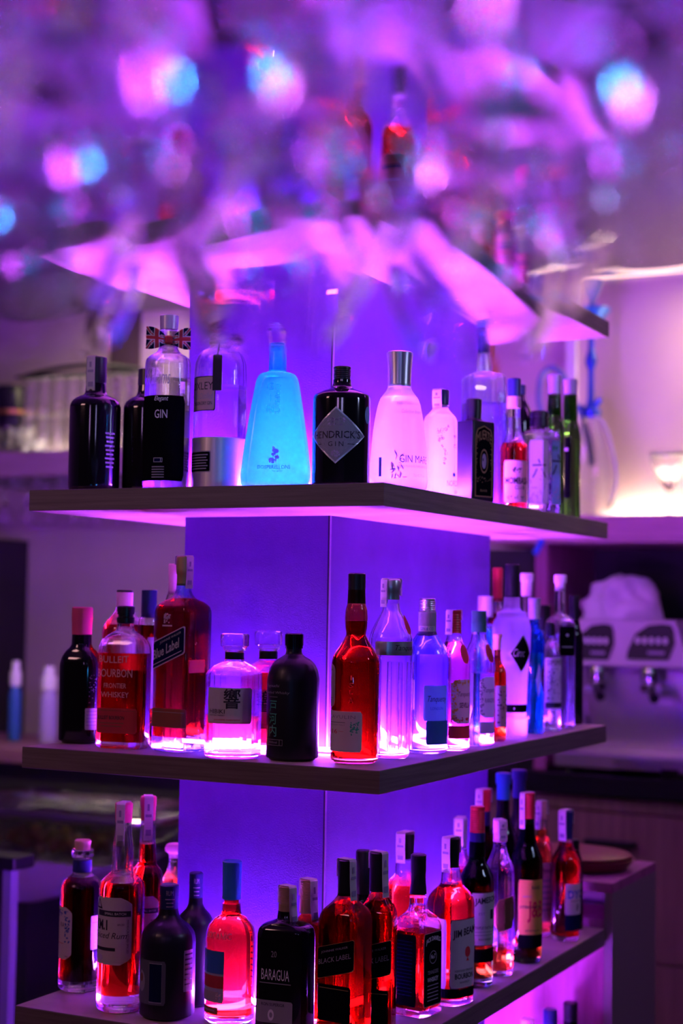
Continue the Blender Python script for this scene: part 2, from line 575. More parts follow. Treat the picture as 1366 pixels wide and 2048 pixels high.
class Form:
    """a lofted body: profile [(h, halfwidth)], depth ratio, corner ratio, polygon count"""

    def __init__(s, prof, dr=1.0, rr=1.0, n=0, body=None):
        s.p = prof
        s.wb = body or max(w_ for _, w_ in prof)
        s.dr, s.rr, s.n = dr, rr, n

    def dims(s, wv):
        t = min(1, max(0, (0.80 - wv / s.wb) / 0.35))
        t = t * t * (3 - 2 * t)
        return wv, wv * (s.dr + (1 - s.dr) * t), s.rr + (1 - s.rr) * t

    def width(s, h):
        P = s.p
        if h <= P[0][0]: return P[0][1]
        for i in range(len(P) - 1):
            if P[i][0] <= h <= P[i + 1][0]:
                d = P[i + 1][0] - P[i][0]
                t = 0 if d < 1e-9 else (h - P[i][0]) / d
                return P[i][1] + t * (P[i + 1][1] - P[i][1])
        return P[-1][1]

    def ring(s, h, wv=None, grow=0.0):
        wv = s.width(h) if wv is None else wv
        a, b, r = s.dims(wv)
        return [(x, y, h) for x, y in section(max(a + grow, .0005), max(b + grow, .0005), r, s.n)]

    def point(s, u, h, off):
        """surface point at arc length u from the front centre, height h"""
        ring_ = s.ring(h)
        n = len(ring_)
        seq = range(n) if u >= 0 else range(n, 0, -1)
        left = abs(u)
        for i in seq:
            j = (i + 1) if u >= 0 else (i - 1)
            p, q_ = Vector(ring_[i % n]), Vector(ring_[j % n])
            L = (q_ - p).length
            if L < 1e-9: continue
            if left <= L or i == (n - 1 if u >= 0 else 1):
                t = min(1, left / L)
                c = p + (q_ - p) * t
                d = (q_ - p).normalized() * (1 if u >= 0 else -1)
                nrm = Vector((d.y, -d.x, 0))
                return c + nrm * off
            left -= L
        return Vector(ring_[0])

    def mesh(s, mb, mi=0, flip=False, grow=0.0, h0=None, h1=None, caps=(True, True)):
        P = s.p
        lo = P[0][0] if h0 is None else h0
        hi = P[-1][0] if h1 is None else h1
        hs = [(lo, s.width(lo))] + [q_ for q_ in P if lo + 1e-5 < q_[0] < hi - 1e-5] + [(hi, s.width(hi))]
        if h0 is None: hs[0] = P[0]
        if h1 is None: hs[-1] = P[-1]
        mb.loft([s.ring(h, wv, grow) for h, wv in hs], mi, caps[0], caps[1], flip)


TXT = {}


def text_mesh(s_, shear=0.0, bold=0.0, space=1.0):
    key = (s_, shear, bold, space)
    if key in TXT: return TXT[key]
    cu = bpy.data.curves.new('lettering', 'FONT')
    cu.body = s_
    cu.resolution_u = 2
    cu.shear = shear
    cu.offset = bold
    cu.space_character = space
    cu.fill_mode = 'FRONT'
    ob = bpy.data.objects.new('lettering', cu)
    me = ob.to_mesh()
    V = [(v.co.x, v.co.y) for v in me.vertices]
    F = [tuple(p.vertices) for p in me.polygons]
    ob.to_mesh_clear()
    bpy.data.objects.remove(ob)
    bpy.data.curves.remove(cu)
    if not V:
        V, F = [(0, 0), (1, 0), (1, 1), (0, 1)], [(0, 1, 2, 3)]
    x0, x1 = min(v[0] for v in V), max(v[0] for v in V)
    y0, y1 = min(v[1] for v in V), max(v[1] for v in V)
    TXT[key] = ([(v[0] - x0, v[1] - y0) for v in V], F, x1 - x0, max(y1 - y0, 1e-4))
    return TXT[key]


def sliced(vt, fc, tw, k):
    """cut lettering into narrow strips so that it follows a curved surface"""
    if k < 2: return vt, fc
    bm = bmesh.new()
    vs = [bm.verts.new((x, y, 0)) for x, y in vt]
    for f_ in fc:
        try: bm.faces.new([vs[i] for i in f_])
        except ValueError: pass
    for i in range(1, k):
        bmesh.ops.bisect_plane(bm, geom=bm.verts[:] + bm.edges[:] + bm.faces[:], plane_co=(tw * i / k, 0, 0), plane_no=(1, 0, 0))
    bm.verts.index_update()
    V = [(v.co.x, v.co.y) for v in bm.verts]
    F = [tuple(v.index for v in f_.verts) for f_ in bm.faces]
    bm.free()
    return V, F


def shape_fn(kind):
    if kind == 'diamond': return lambda t: 1 - abs(2 * t - 1)
    if kind == 'oval': return lambda t: math.sqrt(max(0, 1 - (2 * t - 1) ** 2))
    if kind == 'pill': return lambda t: math.sqrt(max(0, 1 - max(0, abs(2 * t - 1) - .65) ** 2 / .1225))
    if kind == 'arch': return lambda t: 1 if t < .8 else math.sqrt(max(0, 1 - ((t - .8) / .2) ** 2)) * .75 + .25 * (t < .995)
    if kind == 'wave': return lambda t: 1 if .12 < t < .88 else .55 + .45 * math.sin(min(t, 1 - t) / .12 * PI / 2)
    if kind == 'hex': return lambda t: 1 - .35 * max(0, abs(2 * t - 1) - .5) * 2
    if kind == 'tri': return lambda t: 1 - t
    return lambda t: 1.0 if .03 < t < .97 else .93


def add_label(form, H, spec, parent, wb):
    """spec: u, w (in body half widths), z0, z1 (fractions of height), shape, paper, items, shear, name"""
    u0, wd = spec.get('u', 0) * wb, spec['w'] * wb
    z0, z1 = spec['z'][0] * H, spec['z'][1] * H
    sh = spec.get('shear', 0)
    name = spec.get('name', 'label')
    off = spec.get('off', 0.0005)
    V, F, FM, mats = [], [], [], []

    def mi(mt):
        if mt not in mats: mats.append(mt)
        return mats.index(mt)

    def P(u, z, o_):
        """u,z in metres in label frame"""
        return form.point(u0 + u, min(max(z0 + z + sh * u, 0.001), form.p[-1][0]), o_)

    hl = z1 - z0
    fn = shape_fn(spec.get('shape', 'rect'))

    def patch(cu, cz, w_, h_, f_, mt, o_, nu=None, nz=None):
        nu = nu or max(2, min(24, int(w_ / .003)))
        nz = nz or (14 if f_ is not RECT else max(1, min(10, int(h_ / .008))))
        n0 = len(V)
        for j in range(nz + 1):
            t = j / nz
            k = f_(t)
            for i in range(nu + 1):
                V.append(P(cu + (i / nu - .5) * w_ * k, cz + (t - .5) * h_, o_))
        for j in range(nz):
            for i in range(nu):
                a = n0 + j * (nu + 1) + i
                F.append((a, a + 1, a + nu + 2, a + nu + 1)); FM.append(mi(mt))

    RECT = shape_fn('x')
    R1 = lambda t: 1.0
    if spec.get('paper') is not None:
        if spec.get('border') is not None:
            patch(0, hl / 2, wd, hl, fn, spec['border'], off - .0002, nz=20)
            bw = spec.get('bw', .05)
            k = 1 - bw * 2
            patch(0, hl / 2, wd - 2 * bw * hl, hl * k, fn, spec['paper'], off, nz=20)
        else:
            patch(0, hl / 2, wd, hl, fn, spec['paper'], off, nz=20 if spec.get('shape') else None)
    lay = 0
    for it in spec.get('items', []):
        s_, cu, cz, hh, mt = it[:5]
        ww = it[5] if len(it) > 5 else None
        op = it[6] if len(it) > 6 else {}
        lay += 1
        o_ = off + .00022 + .00003 * (lay % 5)
        if s_.startswith('#'):
            kd = s_[1:]
            if kd == 'ring':
                n0 = len(V); N = 20; R_ = hh * hl / 2; Rx = ww * wd / 2; th = op.get('th', .2)
                for i in range(N):
                    t = 2 * PI * i / N
                    for k in (1, 1 - th):
                        V.append(P(cu * wd + Rx * k * math.cos(t), cz * hl + R_ * k * math.sin(t), o_))
                for i in range(N):
                    a, b = n0 + 2 * i, n0 + 2 * ((i + 1) % N)
                    F.append((a, b, b + 1, a + 1)); FM.append(mi(mt))
            elif kd == 'blob':      # loose pattern of small strokes: map, leaves, engraving
                rnd = random.Random(op.get('seed', 1))
                cnt = op.get('n', 40)
                for _ in range(cnt):
                    if op.get('pts'):
                        bx, bz, br = rnd.choice(op['pts'])
                        tt, rr_ = rnd.uniform(0, 2 * PI), br * math.sqrt(rnd.random())
                        x, z = bx + rr_ * math.cos(tt), bz + rr_ * math.sin(tt) * (wd / hl)
                    else:
                        x, z = cu + rnd.uniform(-.5, .5) * ww, cz + rnd.uniform(-.5, .5) * hh
                    e = op.get('e', .03) * wd * rnd.uniform(.6, 1.3)
                    an = rnd.uniform(0, PI) if op.get('rot', 1) else 0
                    el = op.get('el', 1.0)
                    n0 = len(V)
                    for k in range(6):
                        t = 2 * PI * k / 6
                        dx, dz = e * math.cos(t), e * el * math.sin(t)
                        V.append(P(x * wd + dx * math.cos(an) - dz * math.sin(an), z * hl + dx * math.sin(an) + dz * math.cos(an), o_))
                    F.append(tuple(range(n0, n0 + 6))); FM.append(mi(mt))
            else:
                patch(cu * wd, cz * hl, ww * wd, hh * hl, R1 if kd == 'rect' else shape_fn(kd), mt, o_)
            continue
        vt, fc, tw, th = text_mesh(s_, op.get('shear', 0), op.get('bold', 0), op.get('sp', 1))
        if not op.get('v'):
            wm = ww * wd if ww else hh * hl / th * tw
            vt, fc = sliced(vt, fc, tw, max(1, int(wm / .0035)))
        elif hh * hl / tw * th > .004:
            pass
        if op.get('v'):   # vertical
            sc = hh * hl / tw
            sx = (ww * wd / th) if ww else sc
            n0 = len(V)
            for x, y in vt:
                if op['v'] > 0:
                    V.append(P(cu * wd - (y - th / 2) * sx, cz * hl + (x - tw / 2) * sc, o_))
                else:
                    V.append(P(cu * wd + (y - th / 2) * sx, cz * hl - (x - tw / 2) * sc, o_))
        else:
            sc = hh * hl / th
            sx = (ww * wd / tw) if ww else sc
            tl = op.get('tilt', 0)
            arc = op.get('arc', 0)
            n0 = len(V)
            for x, y in vt:
                X, Y = (x - tw / 2) * sx, (y - th / 2) * sc
                zz_ = cz * hl + Y + tl * X + arc * hl * (1 - (2 * X / max(tw * sx, 1e-6)) ** 2)
                V.append(P(cu * wd + X, zz_, o_))
        for f_ in fc:
            F.append(tuple(n0 + i for i in f_)); FM.append(mi(mt))
    if not F: return
    o = link(name, V, F, mats, parent, False, fm=FM)
    if spec.get('label'): o['label'] = spec['label']
    return o


def seal_strip(parent, cap_form, H, zt, zb, ang, wd=.016, zb2=None, mt=None, flare=0.0):
    """paper duty strip folded over the stopper; ang in the bottle's frame"""
    d = Vector((math.sin(ang), -math.cos(ang), 0)); s_ = Vector((d.y, -d.x, 0))
    r = cap_form.width(zt - .004) + .0010
    r0 = max(cap_form.width(zb), r * .8) + .0010
    path = [(d * (r0 + flare), zb), (d * (r + flare * .3), zb + (zt - zb) * .45), (d * r, zt - .002), (d * (r - .002), zt + .0010), (-d * (r - .002), zt + .0010), (-d * r, zt - .002), (-d * r, zb2 or zt - .03)]
    V, F = [], []
    for p, z in path:
        for k in (-1, 1):
            for t in (0, 1):
                nrm = Vector((0, 0, 1)) if z > zt else (p.normalized() if p.length > 1e-6 else d)
                V.append(Vector((p.x, p.y, z)) + s_ * k * wd / 2 + nrm * .0004 * t)
    for i in range(len(path) - 1):
        a = i * 4
        for q_ in ((0, 2, 6, 4), (1, 5, 7, 3), (0, 4, 5, 1), (2, 3, 7, 6)):
            F.append(tuple(a + k for k in q_))
    F += [(0, 1, 3, 2)]
    e = (len(path) - 1) * 4
    F += [(e, e + 2, e + 3, e + 1)]
    o = link('seal_strip', V, F, mt or P_WHITE, parent, False)
    o['label'] = 'pale paper seal strip'
    # printed marks
    n = []
    Vm, Fm = [], []
    for k, (t0, t1, x0, x1) in enumerate(((.12, .26, -.3, .3), (.55, .62, -.35, .35), (.70, .86, -.1, .15))):
        p0, p1 = path[0], path[2]
        for t in (t0, t1):
            pp = p0[0] + (p1[0] - p0[0]) * t
            z = p0[1] + (p1[1] - p0[1]) * t
            for x in (x0, x1):
                Vm.append(Vector((pp.x, pp.y, z)) + d * .0016 + s_ * x * wd)
        a = k * 4
        Fm.append((a, a + 1, a + 3, a + 2))
    link('seal_print', Vm, Fm, P_FAINT, o, False)
    return o


LAYOUT = []


def bottle(label, shelf, cx, sil, glass=G_CLEAR, y=None, x=None, rot=0.0, dr=1.0, rr=1.0, n=0, cap=None, liquid=None, level=None,
           thick=.0030, base=.010, labels=(), strip=None, extra=None, vr=None, group='bottles', name='bottle', z=None, cat='bottle', ang=35):
    zs = ZS[shelf] if z is None else z
    by, ty = sil[0][0], sil[-1][0]
    if cap: ty = min(ty, min(c[-1][0] for c in [q_['sil'] for q_ in cap]))
    wpx = max(w_ for _, w_ in sil)
    if y is not None:
        p = at(cx, by, y=y)
    elif x is not None:
        p = at(cx, by, x=x)
    else:
        p0 = at(cx, by, z=zs)
        dh = Vector((p0.x - CAMP.x, p0.y - CAMP.y, 0)).normalized()
        p = p0 + dh * (wpx * (p0 - CAMP).dot(FW) / FPX / 2 * (dr * .5 + .5) * (.9 if rr > .6 or rot == 0 else 1.1))
    p = Vector((p.x, p.y, zs))
    dep = (p - CAMP).dot(FW)
    mpp = dep / FPX
    zc = lambda py: at(cx, py, d=dep).z
    H = zc(ty) - zs
    k = H / (zc(ty) - zc(by))
    hz = lambda py: max(0.0, (zc(py) - zc(by)) * k)
    view = math.atan2(CAMP.x - p.x, p.y - CAMP.y)          # camera azimuth from -Y towards +X
    if vr is not None: rot = view + math.radians(vr)
    th = rot - view
    if n: f = 1.0
    else:
        rr_ = rr * min(1, dr)
        f = (1 - rr_) * abs(math.cos(th)) + (dr - rr_) * abs(math.sin(th)) + rr_
    conv = lambda S: [(hz(q_[0]), q_[1] * mpp / 2 / (f if q_[1] > .7 * wpx else (f + (1 - f) * (1 - q_[1] / wpx / .7)))) for q_ in S]
    root = empty(name, p + Vector((0, 0, .0003)), rot, label, cat, group)
    P = pchip(conv(sil))
    # small rounding at the foot
    w0 = P[0][1]
    P = [(0, w0 - .0028), (.0012, w0 - .0008), (.003, w0)] + [q_ for q_ in P[1:] if q_[0] > .0035]
    fm = Form(P, dr, rr, n)
    wb = fm.wb
    LAYOUT.append((label, p, wb, H))
    mb = MB()
    fm.mesh(mb)
    hollow = level is not None
    if hollow:
        lv = hz(level)
        Pi = [(h, max(.002, wv - thick)) for h, wv in P if h > lv + .0008 and h < P[-1][0] - .004]
        fi = Form([(lv + .0004, max(.002, fm.width(lv) - thick))] + Pi, dr, rr, n, body=wb)
        if len(fi.p) > 1:
            fi.mesh(mb, flip=True)
    mb.build('glass', glass, root, angle=ang)
    if hollow and liquid:
        lm = MB()
        Pl = [(h, max(.0015, wv - thick)) for h, wv in P if base + .003 < h < lv - .0005]
        wl = fm.width(base + .003) - thick
        fl = Form([(base, wl - .006), (base + .0012, wl - .002), (base + .003, wl)] + Pl + [(lv, max(.0015, fm.width(lv) - thick))], dr, rr, n, body=wb)
        fl.mesh(lm)
        lo = lm.build('liquid', liquid, root, angle=ang)
    forms = {'body': fm}
    for c in (cap or []):
        S = conv(c['sil'])
        Pc = pchip(S) if c.get('smooth', 1) else S
        if c.get('ridges'):
            h0, h1, m_ = S[0][0], S[-1][0], c['ridges']
            Pc = [(h0, S[0][1])]
            for i in range(m_):
                a_ = h0 + (h1 - h0) * c.get('rz', (.05, .9))[0] + (h1 - h0) * (c.get('rz', (.05, .9))[1] - c.get('rz', (.05, .9))[0]) * i / m_
                b_ = (h1 - h0) * (c.get('rz', (.05, .9))[1] - c.get('rz', (.05, .9))[0]) / m_
                ww_ = S[0][1] + (S[-1][1] - S[0][1]) * (a_ - h0) / (h1 - h0)
                Pc += [(a_, ww_), (a_ + b_ * .25, ww_ - .0007), (a_ + b_ * .5, ww_ - .0007), (a_ + b_ * .75, ww_)]
            Pc += [(h1 - .001, S[-1][1]), (h1, S[-1][1] - .001)]
        else:
            Pc = Pc[:-1] + [(Pc[-1][0] - .0012, Pc[-1][1]), (Pc[-1][0], Pc[-1][1] - .0012)] if Pc[-1][0] - Pc[-2][0] > .0015 else Pc
        fc = Form(Pc, c.get('dr', 1), c.get('rr', 1), c.get('n', 0), body=max(q_[1] for q_ in Pc) if c.get('rr', 1) < 1 else None)
        cm = MB()
        fc.mesh(cm)
        nm = c.get('name', 'cap')
        o = cm.build(nm, c['mat'], root)
        if c.get('label'): o['label'] = c['label']
        if nm not in forms: forms[nm] = fc
        c['_o'] = o
    for L in labels:
        if callable(L):
            L(root, fm, H, wb, hz)
            continue
        L = dict(L)
        on = L.get('on', 'body')
        if 'py' in L: L['z'] = (hz(L['py'][1]) / H, hz(L['py'][0]) / H)
        add_label(forms[on], H, L, root, forms[on].wb if on != 'body' else wb)
    if strip:
        fc = forms.get('cap', fm)
        a_ = strip.get('a', 0) - th     # a: 0 faces the camera, + to the right of the picture
        seal_strip(root, fc, H, fc.p[-1][0], hz(strip['to']), strip.get('a', 0) + view - rot, strip.get('w', .016), hz(strip['to2']) if 'to2' in strip else None, strip.get('mat'), strip.get('flare', 0))
    if extra: extra(root, fm, H, wb, hz)
    return root


def capd(sil, mat, **k):
    return dict(sil=sil, mat=mat, **k)


def cylinder(x0, x1, top, bot):
    return [(bot, x1 - x0), (top, x1 - x0)]

# ------------------------------------------------------------------ second shelf: gin bottles
RD = math.radians
G2 = 'gin bottles on the second shelf'


def round_sil(x0, x1, base, sh, nk, top, nx0, nx1, heel=0):
    """straight body, round shoulder from sh to nk, neck of given sides up to top"""
    w_, nw = x1 - x0, nx1 - nx0
    out = [(base, w_ - heel), (sh, w_)]
    for t in (20, 40, 60, 78):
        a = RD(t)
        out.append((sh + (nk - sh) * math.sin(a) * .97, nw + (w_ - nw) * math.cos(a)))
    return out + [(nk - (base - top) * .004, nw * 1.04), (nk + (top - nk) * .3, nw), (top, nw)]


bottle('tall matte black bottle with a pale seal strip, leftmost on the second shelf', 2, 187,
       [(976, 98), (960, 102), (812, 102), (800, 94), (793, 78), (786, 48), (780, 42), (764, 39)], G_BLACK, y=.085, rot=0,
       cap=[capd([(781, 38), (765, 38), (764, 41), (713, 41)], C_BLACK)], strip=dict(a=-.55, to=780, w=.018, to2=760),
       labels=[dict(u=-1.05, w=.5, py=(805, 880), items=[('5', 0, .5, .25, I_SILVER), ('#rect', 0, .83, .008, I_GREY, .8), ('#rect', 0, .17, .008, I_GREY, .8)]),
               dict(u=1.25, w=.6, py=(860, 950), name='back_text', items=[('#rect', 0, .95 - .09 * i, .035, I_GREY, .75 - .1 * (i % 3)) for i in range(9)])], group=G2)
bottle('matte black bottle standing between its twin and the union flag bow tie bottle', 2, 291,
       [(974, 94), (960, 96), (815, 96), (802, 88), (795, 72), (788, 46), (780, 40), (768, 38)], G_BLACK, y=.15, rot=0,
       cap=[capd([(786, 36), (769, 36), (768, 40), (737, 40)], C_BLACK)], strip=dict(a=.55, to=790, w=.018),
       labels=[dict(u=-1.0, w=.5, py=(825, 880), items=[('5', 0, .5, .25, I_SILVER), ('#rect', 0, .9, .01, I_GREY, .8)])], group=G2)


def union_patch(name, parent, quad, n=(14, 10)):
    """small union flag pattern on a bent quad given as a function (s,t)->point"""
    V, F, M = [], [], []
    mats = [P_NAVY, P_RED, P_WHITE]
    nu, nz = n
    for j in range(nz + 1):
        for i in range(nu + 1):
            V.append(quad(i / nu, j / nz))
    for j in range(nz):
        for i in range(nu):
            s_, t_ = (i + .5) / nu - .5, (j + .5) / nz - .5
            k = 0
            if abs(s_ - t_) < .10 or abs(s_ + t_) < .10: k = 2
            if abs(s_ - t_) < .045 or abs(s_ + t_) < .045: k = 1
            if abs(s_) < .14 or abs(t_) < .16: k = 2
            if abs(s_) < .08 or abs(t_) < .10: k = 1
            a = j * (nu + 1) + i
            F.append((a, a + 1, a + nu + 2, a + nu + 1)); M.append(k)
    return link(name, V, F, mats, parent, True, fm=M)


def bow_tie(root, fm, H, wb, hz):
    h = hz(681)
    view = math.atan2(CAMP.x - root.location.x, root.location.y - CAMP.y) - root.rotation_euler.z
    d = Vector((math.sin(view), -math.cos(view), 0)); s_ = Vector((-d.y, d.x, 0))
    s_ = Vector((math.cos(view), math.sin(view), 0))
    c = d * .021
    bt = bpy.data.objects.new('bow_tie', None); COL.objects.link(bt); bt.parent = root
    for sg in (-1, 1):
        def quad(a, b, sg=sg):
            w_ = .010 + .030 * math.sin(a * 1.9)
            return c + s_ * sg * (.004 + a * .036) + Vector((0, 0, h + (b - .5) * w_ + .004 * a)) + d * (.004 * math.sin(b * PI * 2.5) * a + .008 * math.sin(a * PI) + .004)
        o = union_patch('bow_loop', bt, quad, (24, 20))
        sm = o.modifiers.new('thickness', 'SOLIDIFY'); sm.thickness = .003
    mb = MB()
    mb.box((-.007, -.005, -.008), (.007, .005, .008), ch=.003)
    k = mb.build('knot', P_RED, bt)
    k.location = c + Vector((0, 0, h)) + d * .009
    k.rotation_euler = (0, 0, view)
    mb = MB()
    mb.lathe([(-.004, .0205), (.004, .0205)], n=24)
    bpy_o = mb.build('band', P_NAVY, bt)
    bpy_o.location = (0, 0, h)


bottle('tall clear gin bottle with black label and a union flag bow tie', 2, 331,
       [(970, 90), (962, 92), (726, 92), (716, 88), (709, 74), (703, 54), (698, 44), (688, 36), (655, 33)], G_CLEAR, y=.065, rot=0,
       cap=[capd([(656, 36), (628, 38)], C_LILAC)], liquid=L_GIN, level=755, base=.016,
       labels=[dict(u=.02, w=2.8, py=(790, 955), paper=P_BLACK, items=[('GIN', .10, .78, .10, I_WHITE, .20), ('Elegant', .10, .955, .07, I_WHITE, .22, dict(shear=.3)),
                    ('#rect', .07, .24, .050, I_WHITE, .14), ('#rect', .07, .24, .042, P_NAVY, .13), ('#rect', .07, .24, .014, I_RED, .13), ('#rect', .07, .24, .042, I_RED, .018)]
                    + [('#rect', .07, .16 - .03 * i, .012, I_GREY, .20) for i in range(5)]),
               dict(u=.1, w=1.3, py=(728, 780), name='script_print', items=[('Williams', 0, .5, .55, I_LILAC, .9, dict(shear=.35))]), bow_tie], group=G2)


def leather_tag(root, fm, H, wb, hz):
    view = math.atan2(CAMP.x - root.location.x, root.location.y - CAMP.y) - root.rotation_euler.z - .12
    d = Vector((math.sin(view), -math.cos(view), 0)); s_ = Vector((math.cos(view), math.sin(view), 0))
    r0, r1 = fm.width(hz(690)), fm.width(hz(745))
    mb = MB()
    mb.lathe([(-.003, fm.width(hz(684)) + .0025), (-.001, fm.width(hz(684)) + .004), (.002, fm.width(hz(684)) + .004), (.004, fm.width(hz(684)) + .0025)], n=28)
    a = mb.build('cord', C_BLACK, root); a.location = (0, 0, hz(684))
    mb = MB()
    pts = [d * (fm.width(hz(684)) + .004) + Vector((0, 0, hz(684))), d * (fm.width(hz(693)) + .006) + Vector((0, 0, hz(692))), d * (r1 + .004) + Vector((0, 0, hz(712)))]
    mb.tube(spline(pts, 5), .0016, 6)
    for sg in (-1, 1):
        mb.tube([pts[2], d * (r1 + .004) + s_ * sg * .006 + Vector((0, 0, hz(718))), d * (r1 + .004) + s_ * sg * .002 + Vector((0, 0, hz(724)))], .0012, 6)
    o = mb.build('cord_loop', C_BLACK, a); o.location = (0, 0, -hz(684))
    mb = MB()
    zt, zb = hz(714), hz(782)
    w2 = .0085
    mb.box((-w2, 0, zb), (w2, .0035, zt), ch=.001)
    o = mb.build('leather_tag', pm('black_leather', (.012, .01, .012), .7), root)
    o.location = d * (r1 + .0062); o.rotation_euler = (0, 0, view)
    o.location.z = 0


bottle('clear round shouldered gin bottle in a steel sleeve with a black leather tag', 2, 437,
       [(968, 106), (750, 106), (728, 104), (712, 94), (700, 76), (693, 52), (688, 42), (683, 40), (679, 46), (674, 46), (670, 38)], G_CLEAR, y=.125, rot=RD(2),
       liquid=L_GIN, level=768, base=.018,
       cap=[capd([(968, 109), (868, 109.5)], C_STEEL, name='sleeve', smooth=0)],
       labels=[dict(u=-.30, w=1.25, py=(753, 819), paper=P_PINK, border=I_BLACK, bw=.03, items=[('OXLEY', 0, .72, .22, I_BLACK, .86), ('Cold Distilled', .05, .43, .17, I_LILAC, .75, dict(shear=.3)), ('LONDON DRY GIN', 0, .22, .10, I_BLACK, .80)]),
               dict(u=-.35, w=1.1, py=(895, 935), on='sleeve', name='plate', paper=P_BLACK, border=I_GREY, bw=.04, items=[('#rect', 0, .82 - .13 * i, .05, I_GREY, .8 - .1 * (i % 2)) for i in range(6)]),
               leather_tag], group=G2)


def blue_gin_extra(root, fm, H, wb, hz):
    pass


bottle('bright blue gin in a heavy trapezoid flask with a clear stopper', 2, 551,
       [(970, 128), (960, 140), (946, 142), (925, 138), (840, 114), (775, 92), (756, 84), (745, 70), (741, 44), (738, 36), (700, 35), (698, 38), (690, 38), (688, 35), (684, 35)],
       G_MALL, y=.085, vr=-12, dr=.50, rr=.8, liquid=L_BLUE, level=744, base=.010, thick=.0045,
       cap=[capd([(712, 24), (690, 25), (690, 36), (683, 38), (668, 38), (662, 42), (654, 42), (650, 34), (643, 32)], G_CLEAR, name='stopper', smooth=0)],
       labels=[dict(u=-.10, w=.30, py=(764, 830), name='name_print', items=[('G', 0, .87, .22, I_GLOW, .62, dict(bold=.02)), ('I', 0, .54, .20, I_GLOW, .12, dict(bold=.02)), ('N', 0, .20, .22, I_GLOW, .68, dict(bold=.02))]),
               dict(u=.10, w=.20, py=(766, 828), name='script_print', items=[('de Mallorca', 0, .5, .95, I_GLOW, .75, dict(v=1, shear=.2))]),
               dict(u=.04, w=.40, py=(890, 926), name='swan_mark', items=[('#blob', 0, 0, 0, P_PINK, 0, dict(seed=3, n=90, e=.07, pts=[(.05, .22, .22), (.22, .40, .14), (.02, .60, .15), (-.05, .85, .16), (.15, .75, .12), (-.2, .25, .14)]))]),
               dict(u=.05, w=1.0, py=(926, 940), name='maker_print', items=[('DOSPERELLONS', 0, .68, .55, I_BLUE, .95), ('Mes de Tot', .1, .12, .28, I_BLUE, .30)])], group=G2)

bottle('squat black apothecary gin bottle with a diamond shaped label, at the shelf corner', 2, 681,
       [(966, 112), (960, 116), (800, 116), (790, 112), (782, 86), (775, 50), (770, 40), (762, 36), (758, 36)], G_BLACK, y=.075, vr=-4,
       cap=[capd([(774, 34), (766, 34), (766, 39), (757, 39), (756, 40), (735, 40), (732, 36)], C_BLACK, smooth=0, ridges=9)],
       labels=[dict(u=-.12, w=2.20, py=(816, 926), shape='diamond', paper=P_GREY, border=I_SILVER, bw=.035,
                    items=[('#diamond', 0, .5, .86, I_GREY, .80), ('#diamond', 0, .5, .835, P_GREY, .78), ("HENDRICK'S", 0, .51, .135, I_BLACK, .80, dict(bold=.015, arc=-.0)), ('GIN', 0, .345, .085, I_BLACK, .24, dict(sp=1.5)),
                           ('#rect', -.24, .345, .012, I_BLACK, .12), ('#rect', .24, .345, .012, I_BLACK, .12),
                           ('#blob', 0, .73, .14, I_LILAC, .26, dict(seed=5, n=46, e=.013)), ('#blob', 0, .18, .10, I_LILAC, .12, dict(seed=6, n=26, e=.011))]),
               dict(u=1.15, w=.32, py=(812, 846), shape='oval', paper=P_TEAL, name='round_sticker', items=[('#blob', 0, .5, .5, I_LILAC, .4, dict(n=14, e=.05))])], group=G2)

bottle('frosted clear bell shaped gin bottle with a tall conical silver cap', 2, 796,
       [(974, 104), (966, 114), (952, 118), (925, 115), (860, 104), (815, 90), (795, 78), (784, 62), (777, 52), (772, 48), (766, 47)], G_FROSTC, x=-.072, vr=8, base=.014,
       liquid=L_GIN, level=792,
       cap=[capd([(770, 45), (766, 45), (766, 46), (735, 48), (704, 53), (702, 51)], C_SILVER, smooth=0)],
       labels=[dict(u=.25, w=1.9, py=(800, 840), name='top_print', items=[('MEDITERRANEAN GIN', .08, .85, .14, I_LILAC, .60), ('Coleccion de autor', .08, .45, .20, I_LILAC, .45, dict(shear=.3))]),
               dict(u=.25, w=2.2, py=(895, 955), name='name_print', items=[('GIN MARE', .12, .68, .24, I_BLACK, .56), ('DISTILLED FROM OLIVES, THYME, ROSEMARY & BASIL', .12, .44, .08, I_LILAC, .62), ('70cl 42.7% vol', .18, .16, .10, I_LILAC, .24),
                    ('#blob', -.16, .45, .8, P_PINK, .22, dict(seed=9, n=20, e=.012, el=4)), ('#rect', -.47, .42, .62, I_BLUE, .05)])], group=G2)


def map_pts():
    return [(-.28, .80, .10), (-.20, .72, .12), (-.12, .80, .10), (-.22, .62, .08), (.02, .84, .06), (.10, .90, .05), (-.10, .66, .06), (-.12, .50, .05), (-.02, .42, .07), (.02, .34, .08), (-.02, .24, .06), (-.03, .16, .04), (.36, .70, .06), (.40, .50, .10)]


bottle('white flask shaped gin bottle printed with a blue world map', 2, 879,
       [(989, 66), (985, 70), (842, 68), (832, 62), (822, 44), (815, 34), (806, 30)], G_WHITE, x=-.085, vr=26, dr=.62, rr=.55,
       cap=[capd([(816, 27), (808, 27), (808, 34), (781, 35), (779, 34)], C_NAVY, smooth=0)], strip=dict(a=-.45, to=815, w=.020),
       labels=[dict(u=.05, w=1.75, py=(840, 935), name='world_map', items=[('#blob', 0, 0, 0, I_BLUE, 0, dict(seed=2, n=330, e=.012, pts=map_pts()))]),
               dict(u=.55, w=1.2, py=(935, 985), name='name_print', items=[('#blob', .10, .88, .10, I_BLUE, .10, dict(n=10, e=.04)), ('NORDES', .10, .55, .22, I_BLUE, .8), ('GIN', .2, .22, .12, I_BLUE, .2), ('#rect', .1, .05, .02, I_LILAC, .5)])], group=G2)

